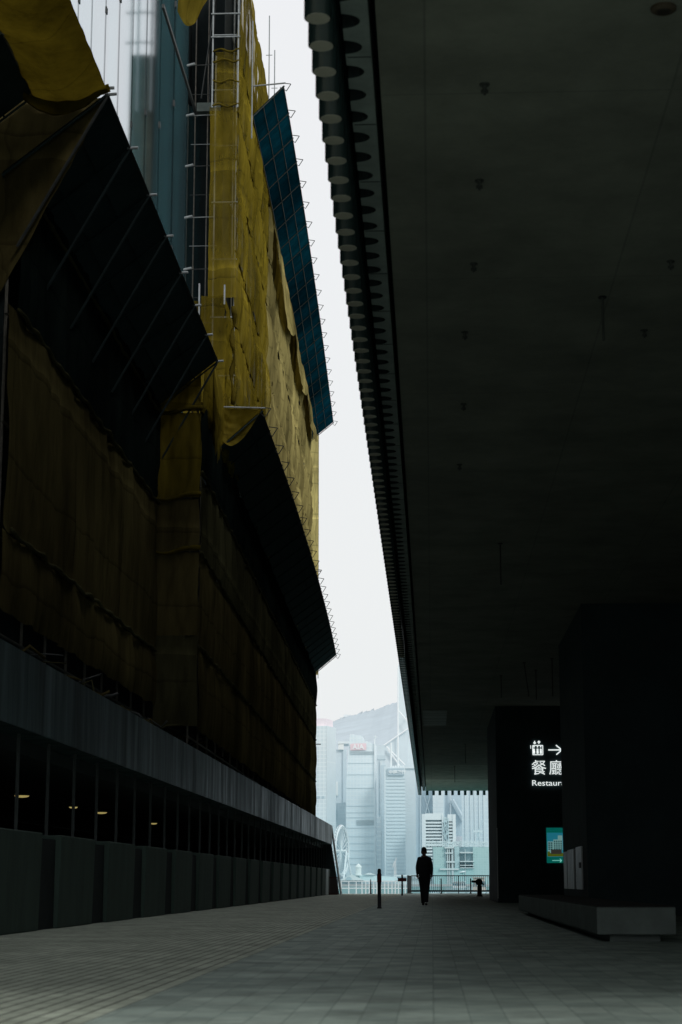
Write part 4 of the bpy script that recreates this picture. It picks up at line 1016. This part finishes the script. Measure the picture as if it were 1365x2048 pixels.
for i in range(16):
    py_ = 1643.5+i*6.4
    m = MB(); block(m, [(853,Y8+1),(885.5,Y8+1),(885.5,Y8+8),(853,Y8+8)], py_+.2, py_+3.6); block(m, [(897,Y8+1),(907,Y8+1),(907,Y8+8),(897,Y8+8)], py_+1.6, py_+5.4)
    m.build('spandrel', WF, t)
m = MB()
for i in range(30):
    a = (random.uniform(886,898), random.uniform(1636,1690)); m.bar(at(*a,Y8-1),at(a[0]+random.uniform(-3,3),a[1]+random.uniform(3,14),Y8-1),.35,4)
for px_ in (889,893,897): m.bar(at(px_,1636,Y8-1),at(px_,1764,Y8-1),.4,4)
m.build('scaffold', hz('teal_scaffold', (.40,.58,.62)), t)

# green netted construction site
Y9 = 1760
t = thing('construction_site', 'low building site in green netting behind the black railing', 'building', at(920,1764,Y9))
GN = FAC('green_net', (.22,.44,.41), (.27,.49,.46), (.34,.54,.51), 2.4, 2.2, .22); GN2 = FAC('teal_net', (.30,.48,.50), (.34,.52,.53), (.40,.57,.57), 2.4, 2.2, .22); CONC = hz('raw_concrete', (.47,.53,.53), .15); SLAB = hz('raw_slab', (.62,.66,.65), .1)
block(MB(), [(866,Y9+4),(1020,Y9+4),(1020,Y9+40),(866,Y9+40)], 1694).build('core_wall', hz('site_core', (.30,.45,.49),.2), t)
block(MB(), [(867.5,Y9),(889,Y9),(889,Y9+3),(867.5,Y9+3)], 1694).build('green_net', GN, t)
block(MB(), [(889,Y9+.5),(894,Y9+.5),(894,Y9+3),(889,Y9+3)], 1694).build('green_net', GN2, t)
block(MB(), [(910,Y9),(920,Y9),(920,Y9+3),(910,Y9+3)], 1692).build('green_net', GN2, t)
block(MB(), [(947,Y9),(1020,Y9),(1020,Y9+3),(947,Y9+3)], 1694).build('green_net', GN, t)
block(MB(), [(867.5,Y9-1),(947,Y9-1),(947,Y9+3),(867.5,Y9+3)], 1736).build('green_net', hz('gn3', (.22,.50,.48), .2), t)
for a, c, y_, d in ((890,909,1694,3),(891,908,1705,2.5),(921,947,1704,2.6),(894,910,1722,3.5),(880,919,1737,3),(921,949,1722,2),(921,949,1730,1.5),(921,949,1735,1.5)):
    block(MB(), [(a,Y9-3),(c,Y9-3),(c,Y9+3),(a,Y9+3)], y_, y_+d).build('floor_slab', SLAB, t)
for a, c in ((895,897.5),(904,908),(931,932.2),(899,901)):
    block(MB(), [(a,Y9-2),(c,Y9-2),(c,Y9+3),(a,Y9+3)], 1698).build('column', CONC, t)
m = MB()
for i in range(46):
    x = 852+i*2.7+random.uniform(-.6,.6); m.bar(at(x,1694,Y9),at(x,1683-random.uniform(0,4),Y9),.28,4)
for py_ in (1684.5,1687.5,1691): m.bar(at(852,py_+random.uniform(-.5,.8),Y9),at(985,py_,Y9),.45,4)
for i in range(50):
    a = (random.uniform(850,980), random.uniform(1683,1692)); m.bar(at(*a,Y9-.6),at(a[0]+random.uniform(-5,5),a[1]+random.uniform(-2,3),Y9-.6),.35,4)
m.build('roof_scaffold', hz('pale_poles', (.70,.77,.77)), t)
t = thing('tower_crane', 'small lattice crane above the green netted site', 'crane', at(959,1690,1800))
m = MB()
for a, c in (((952,1690),(957,1662)),((961,1690),(957,1662)),((952,1690),(964,1640)),((957,1662),(968,1640)),((946,1662),(969,1661)),((949,1668),(966,1668))): m.bar(at(*a,1800),at(*c,1800),.5,4)
m.build('lattice', hz('crane_steel', (.42,.55,.60)), t)
block(MB(), [(948,1799),(967,1799),(967,1803),(948,1803)], 1661, 1665).build('cab', hz('crane_cab', (.66,.73,.75)), t)

# Ferris wheel
YW = 1780
t = thing('ferris_wheel', 'large white Ferris wheel seen almost edge on', 'Ferris wheel', at(683,1764,YW))
WM = hz('wheel_white', (.86,.88,.88), .03); c0 = at(683,1702,YW); RW = 48.5*YW/3750; ca, sa = .225, .974
ax = Vector((sa*1.0,-ca,0)); ux = Vector((ca,sa,0))
def wp(th, r, off): return c0+ux*(r*math.cos(th))+Vector((0,0,r*math.sin(th)))+ax*off
for off in (-1.0,1.0):
    m = MB(); m.tube([wp(2*math.pi*i/64,RW,off) for i in range(65)], .65, 6); m.build('rim', WM, t)
    m = MB(); m.tube([wp(2*math.pi*i/64,RW*.93,off) for i in range(65)], .3, 5); m.build('inner_rim', WM, t)
m = MB()
for i in range(42):
    th = 2*math.pi*i/42; m.bar(wp(th,1,0),wp(th,RW,1.0 if i%2 else -1.0),.16,4); m.bar(wp(th,RW,-1),wp(th,RW,1),.25,4); m.bar(wp(th,RW*.93,1),wp(th+.075,RW,1),.22,4); m.bar(wp(th,RW*.93,-1),wp(th+.075,RW,-1),.22,4)
m.build('spokes', WM, t)
GM = hz('gondola', (.52,.58,.62), .1); GM2 = hz('gondola_red', (.62,.50,.53), .1)
for i in range(42):
    th = 2*math.pi*i/42; p = wp(th,RW+.4,.0); m = MB(); m.lathe([(.3,p.z-1.3),(.95,p.z-.9),(1.05,p.z),(.8,p.z+.8),(.2,p.z+1.0)], (p.x,p.y), 7); m.build('gondola', GM2 if i%6 == 0 else GM, t)
m = MB(); m.bar(c0-ax*5,c0+ax*5,1.2,8); m.build('hub', WM, t)
for off in (-5,5):
    for s in (-1,1):
        m = MB(); p = c0+ax*off*1.3+ux*(s*16); m.bar(c0+ax*off,(p.x,p.y,-1.2),.7,6,1.0); m.build('leg', WM, t)

# pier buildings
YP = 1705
ROOF = hz('pier_roof', (.62,.73,.73), .05); PW = hz('pier_wall', (.82,.845,.82), .04); PG = hz('pier_glass', (.38,.52,.57), .1)
t = thing('pier_building', 'ferry pier with green-grey gable, arched window and white cupola', 'pier', at(720,1764,YP))
block(MB(), [(678,YP),(792,YP),(792,YP+60),(678,YP+60)], 1760.5).build('wall', PW, t)
m = MB(); A = hgt([(679,1760.5),(704,1749),(728,1760.5)], YP-4); B = [(x,YP+50,z) for x,y,z in A]; m.add(A+B, [(2,1,0),(3,4,5),(0,1,4,3),(1,2,5,4),(2,0,3,5)]); m.build('gable', PW, t)
m = MB(); A = hgt([(692,1760.3),(692.5,1756.5),(695,1754),(698,1753.2),(701,1754),(703.5,1756.5),(704,1760.3)], YP-5); m.add(A, [tuple(range(6,-1,-1))]); m.build('arched_window', PG, t)
m = MB(); A = hgt([(704,1748.5),(788,1753.5),(802,1760.5),(728,1761)], YP+8); B = [(x,YP+60,z) for x,y,z in A]; m.add(A+B, [(3,2,1,0),(4,5,6,7)]+[(i,(i+1)%4,4+(i+1)%4,4+i) for i in range(4)]); m.build('roof', ROOF, t)
m = MB(); A = hgt([(728,1749.5),(738,1745.5),(750,1749.5)], YP+6); B = [(x,YP+50,z) for x,y,z in A]; m.add(A+B, [(2,1,0),(3,4,5),(0,1,4,3),(1,2,5,4)]); m.build('roof', PW, t)
cpx = at(717.5,1740,YP+5).x; s_ = YP/3750
m = MB(); m.lathe([(6.2*s_,zed(1751,YP)),(6.2*s_,zed(1748,YP)),(5.6*s_,zed(1747.5,YP)),(5.6*s_,zed(1736,YP)),(6.3*s_,zed(1735.5,YP)),(6.3*s_,zed(1733.8,YP)),(5*s_,zed(1731.5,YP)),(3*s_,zed(1729,YP)),(.8*s_,zed(1727.8,YP)),(.3*s_,zed(1726,YP))], (cpx,YP+5), 12); cup = m.build('cupola', hz('cupola_white', (.90,.905,.86), .03), t)
m = MB()
for i in range(40):
    x = 680+i*2.8; block(m, [(x,YP-1),(x+1.9,YP-1),(x+1.9,YP+.2),(x,YP+.2)], 1762.5, 1768)
m.build('window', PG, t)
t = thing('pier_building', 'low white pier hall with a flat roof beyond the red cross board', 'pier', at(800,1764,YP))
block(MB(), [(786,YP+70),(1000,YP+70),(1000,YP+110),(786,YP+110)], 1757).build('wall', hz('hall', (.70,.77,.77),.1), t)
block(MB(), [(790,YP+66),(842,YP+66),(842,YP+110),(790,YP+110)], 1750,1753).build('roof', hz('hallroof', (.80,.845,.84)), t)

# boats and small things on the water's far side
def boat(label, px0, px1, py_w, Y, hull, cabin, cab=(.2,.75), hh=1.2, ch_=1.6, roof=None):
    z = -3.2; x0, x1 = at(px0,1764,Y).x, at(px1,1764,Y).x; wdt = max(1.6,(x1-x0)*.14)
    t = thing('boat', label, 'boat', ((x0+x1)/2,Y,z), 'boats on the harbour')
    m = MB(); n_ = 12; bot = []; top_ = []
    def hullp(u, e): 
        s = math.sin(math.pi*min(1,u*1.15))**.6 if u < .87 else math.sin(math.pi*min(1,u*1.15))**.6 if u*1.15 < 1 else .05
        return s
    L_ = []; 
    for k_ in range(n_+1): L_.append((x0+(x1-x0)*k_/n_, wdt*(.55+.45*math.sin(math.pi*min(1,k_/n_*1.4)) if k_ < n_*.7 else 1-.95*((k_/n_-.7)/.3)**1.6)))
    top_ = [(x, Y-w_, z+hh+.35*max(0,(i-8)/4)) for i, (x, w_) in enumerate(L_)]+[(x, Y+w_, z+hh+.35*max(0,(i-8)/4)) for i, (x, w_) in reversed(list(enumerate(L_)))]
    bot = [(x*.97+((x0+x1)/2)*.03, Y-w_*.7, z-.3) for x, w_ in L_]+[(x*.97+((x0+x1)/2)*.03, Y+w_*.7, z-.3) for x, w_ in reversed(L_)]
    m.frustum(bot, top_); m.build('hull', hull, t)
    a, c = x0+(x1-x0)*cab[0], x0+(x1-x0)*cab[1]
    m = MB(); m.frustum([(a,Y-wdt*.7,z+hh),(c,Y-wdt*.7,z+hh),(c,Y+wdt*.7,z+hh),(a,Y+wdt*.7,z+hh)],[(a+.15,Y-wdt*.62,z+hh+ch_),(c-.4,Y-wdt*.62,z+hh+ch_),(c-.4,Y+wdt*.62,z+hh+ch_),(a+.15,Y+wdt*.62,z+hh+ch_)]); cb_ = m.build('cabin', cabin, t)
    m = MB(); k_ = 6
    for i in range(k_): m.box((a+(c-a)*(i+.2)/k_,Y-wdt*.715,z+hh+ch_*.35),(a+(c-a)*(i+.75)/k_,Y-wdt*.66,z+hh+ch_*.75))
    m.build('window', hz('boat_window', (.12,.22,.27)), cb_)
    if roof: m = MB(); m.box((a-.2,Y-wdt*.8,z+hh+ch_),(c,Y+wdt*.8,z+hh+ch_+.18)); m.build('roof', roof, t)
    return t
WB = hz('boat_white', (.82,.84,.84), .05); OR = hz('boat_orange', (.72,.42,.30), .1); GRB = hz('boat_grey', (.45,.52,.54), .1)
boat('long white ferry low on the water behind the man', 855, 893, 1774, 520, WB, WB, (.1,.8), .8, .7)
boat('boat with an orange cabin near the sign wall corner', 944, 985, 1760, 420, WB, OR, (.05,.7), 1.9, 2.9, OR)
boat('grey work boat in the middle of the black railing', 890, 950, 1768, 600, GRB, hz('boat_pink', (.66,.58,.56), .15), (.25,.7), 2.2, 1.8, WB)
boat('white motor yacht moored beyond the white railing', 764, 814, 1780, 330, WB, WB, (.2,.65), .75, .9, WB)
t = thing('radar_dome', 'tilted white oval dish standing over the grey work boat', 'dish', at(925,1760,640))
m = MB(); c = at(925.5,1744.8,640); R_ = 6.6*640/3750
m.lathe([(.01,-R_*.35),(R_*.6,-R_*.28),(R_*.95,-R_*.05),(R_,.06),(R_*.85,R_*.22),(R_*.4,R_*.34),(.01,R_*.36)], (0,0), 20)
rot = Matrix.Rotation(R(-12),4,'Y'); m.v = [tuple(rot@Vector(v)+c) for v in m.v]; m.build('dish', WB, t, True)
m = MB(); m.bar((c.x,c.y,c.z-R_*.3),(c.x,c.y,-1.2),.12,6); m.build('mast', GRB, t)
t = thing('dock_crane', 'slim pale orange crane behind the pier roofs', 'crane', at(790,1764,1840))
m = MB()
for a, c in (((789,1764),(789.5,1722)),((793,1764),(791.5,1722)),((789.5,1722),(786,1735)),((791.5,1722),(793,1716)),((789,1750),(793,1740)),((793,1750),(789,1740))): m.bar(at(*a,1840),at(*c,1840),.55,4)
m.build('lattice', hz('crane_orange', (.72,.64,.62)), t)
block(MB(), [(788,1839),(794,1839),(794,1843),(788,1843)], 1750, 1756).build('cab', hz('crane_cab2', (.75,.74,.72)), t)
# houses on the ridge
RG = FAC('ridge_house', (.80,.845,.86), (.82,.86,.87), (.70,.77,.80), 20, 7, 1.2)
for a, c, y_, lb in ((680,706,1434,'pale stepped block on the ridge beside the pink-roofed tower'), (724,742,1427,'low pale building on the tree-lined ridge'), (761,769,1419,'small boxy building high on the ridge')):
    t = thing('hill_building', lb, 'building', at(a,1450,3590), 'buildings on the ridge')
    block(MB(), [(a,3560),(c,3560),(c,3600),(a,3600)], y_, 1455).build('wall', RG, t)
    block(MB(), [(a+(c-a)*.3,3558),(c-(c-a)*.15,3558),(c-(c-a)*.15,3600),(a+(c-a)*.3,3600)], y_-(5 if a < 700 else 1.5), y_).build('roof_block', RG, t)

# ------------------------------------------------------------------ world, sun, camera
SUN_EL, SUN_AZ = R(38), R(140)      # azimuth measured clockwise from +Y: behind the camera, to the right
wd = bpy.data.worlds.new('World'); scene.world = wd; wd.use_nodes = True
nt = wd.node_tree; N = nt.nodes; L = nt.links; bg = N['Background']
sky = N.new('ShaderNodeTexSky'); sky.sky_type = 'NISHITA'; sky.sun_disc = False; sky.sun_elevation = SUN_EL; sky.sun_rotation = SUN_AZ
sky.air_density = 1.5; sky.dust_density = 6; sky.ozone_density = 1
bg.inputs['Strength'].default_value = .05; L.new(sky.outputs[0], bg.inputs['Color'])
# overcast: a bright even cloud sheet in front of the clear sky
bg2 = N.new('ShaderNodeBackground')
tc = N.new('ShaderNodeTexCoord'); sp = N.new('ShaderNodeSeparateXYZ'); L.new(tc.outputs['Generated'], sp.inputs[0])
rp = N.new('ShaderNodeValToRGB'); rp.color_ramp.elements[0].position = .0; rp.color_ramp.elements[0].color = (.87,.905,.912,1)
rp.color_ramp.elements[1].position = .45; rp.color_ramp.elements[1].color = (.90,.912,.935,1)
e = rp.color_ramp.elements.new(.14); e.color = (.89,.912,.918,1)
L.new(sp.outputs['Z'], rp.inputs['Fac']); L.new(rp.outputs['Color'], bg2.inputs['Color']); bg2.inputs['Strength'].default_value = 1.0
mx = N.new('ShaderNodeMixShader'); mx.inputs['Fac'].default_value = .95
L.new(bg.outputs[0], mx.inputs[1]); L.new(bg2.outputs[0], mx.inputs[2]); L.new(mx.outputs[0], N['World Output'].inputs['Surface'])
ld = bpy.data.lights.new('sun','SUN'); ld.energy = 1.15; ld.angle = R(14); ld.color = (1,.97,.92)
lo = bpy.data.objects.new('sun', ld); COL.objects.link(lo)
sd = Vector((math.sin(SUN_AZ)*math.cos(SUN_EL), math.cos(SUN_AZ)*math.cos(SUN_EL), math.sin(SUN_EL)))
lo.rotation_euler = sd.to_track_quat('Z','Y').to_euler()

cd = bpy.data.cameras.new('camera'); co = bpy.data.objects.new('camera', cd); COL.objects.link(co)
co.location = (0,0,CAM_H); co.rotation_euler = (math.pi/2+PITCH, 0, YAW)
cd.sensor_fit = 'VERTICAL'; cd.sensor_height = 36; cd.sensor_width = 24; cd.lens = 36*FPX/2048
cd.clip_start = .1; cd.clip_end = 20000
cd.dof.use_dof = True; cd.dof.focus_distance = 62; cd.dof.aperture_fstop = 3.5
scene.camera = co
scene.view_settings.view_transform = 'Standard'; scene.view_settings.look = 'None'
scene.view_settings.exposure = 0; scene.view_settings.gamma = 1
scene.cycles.use_denoising = True
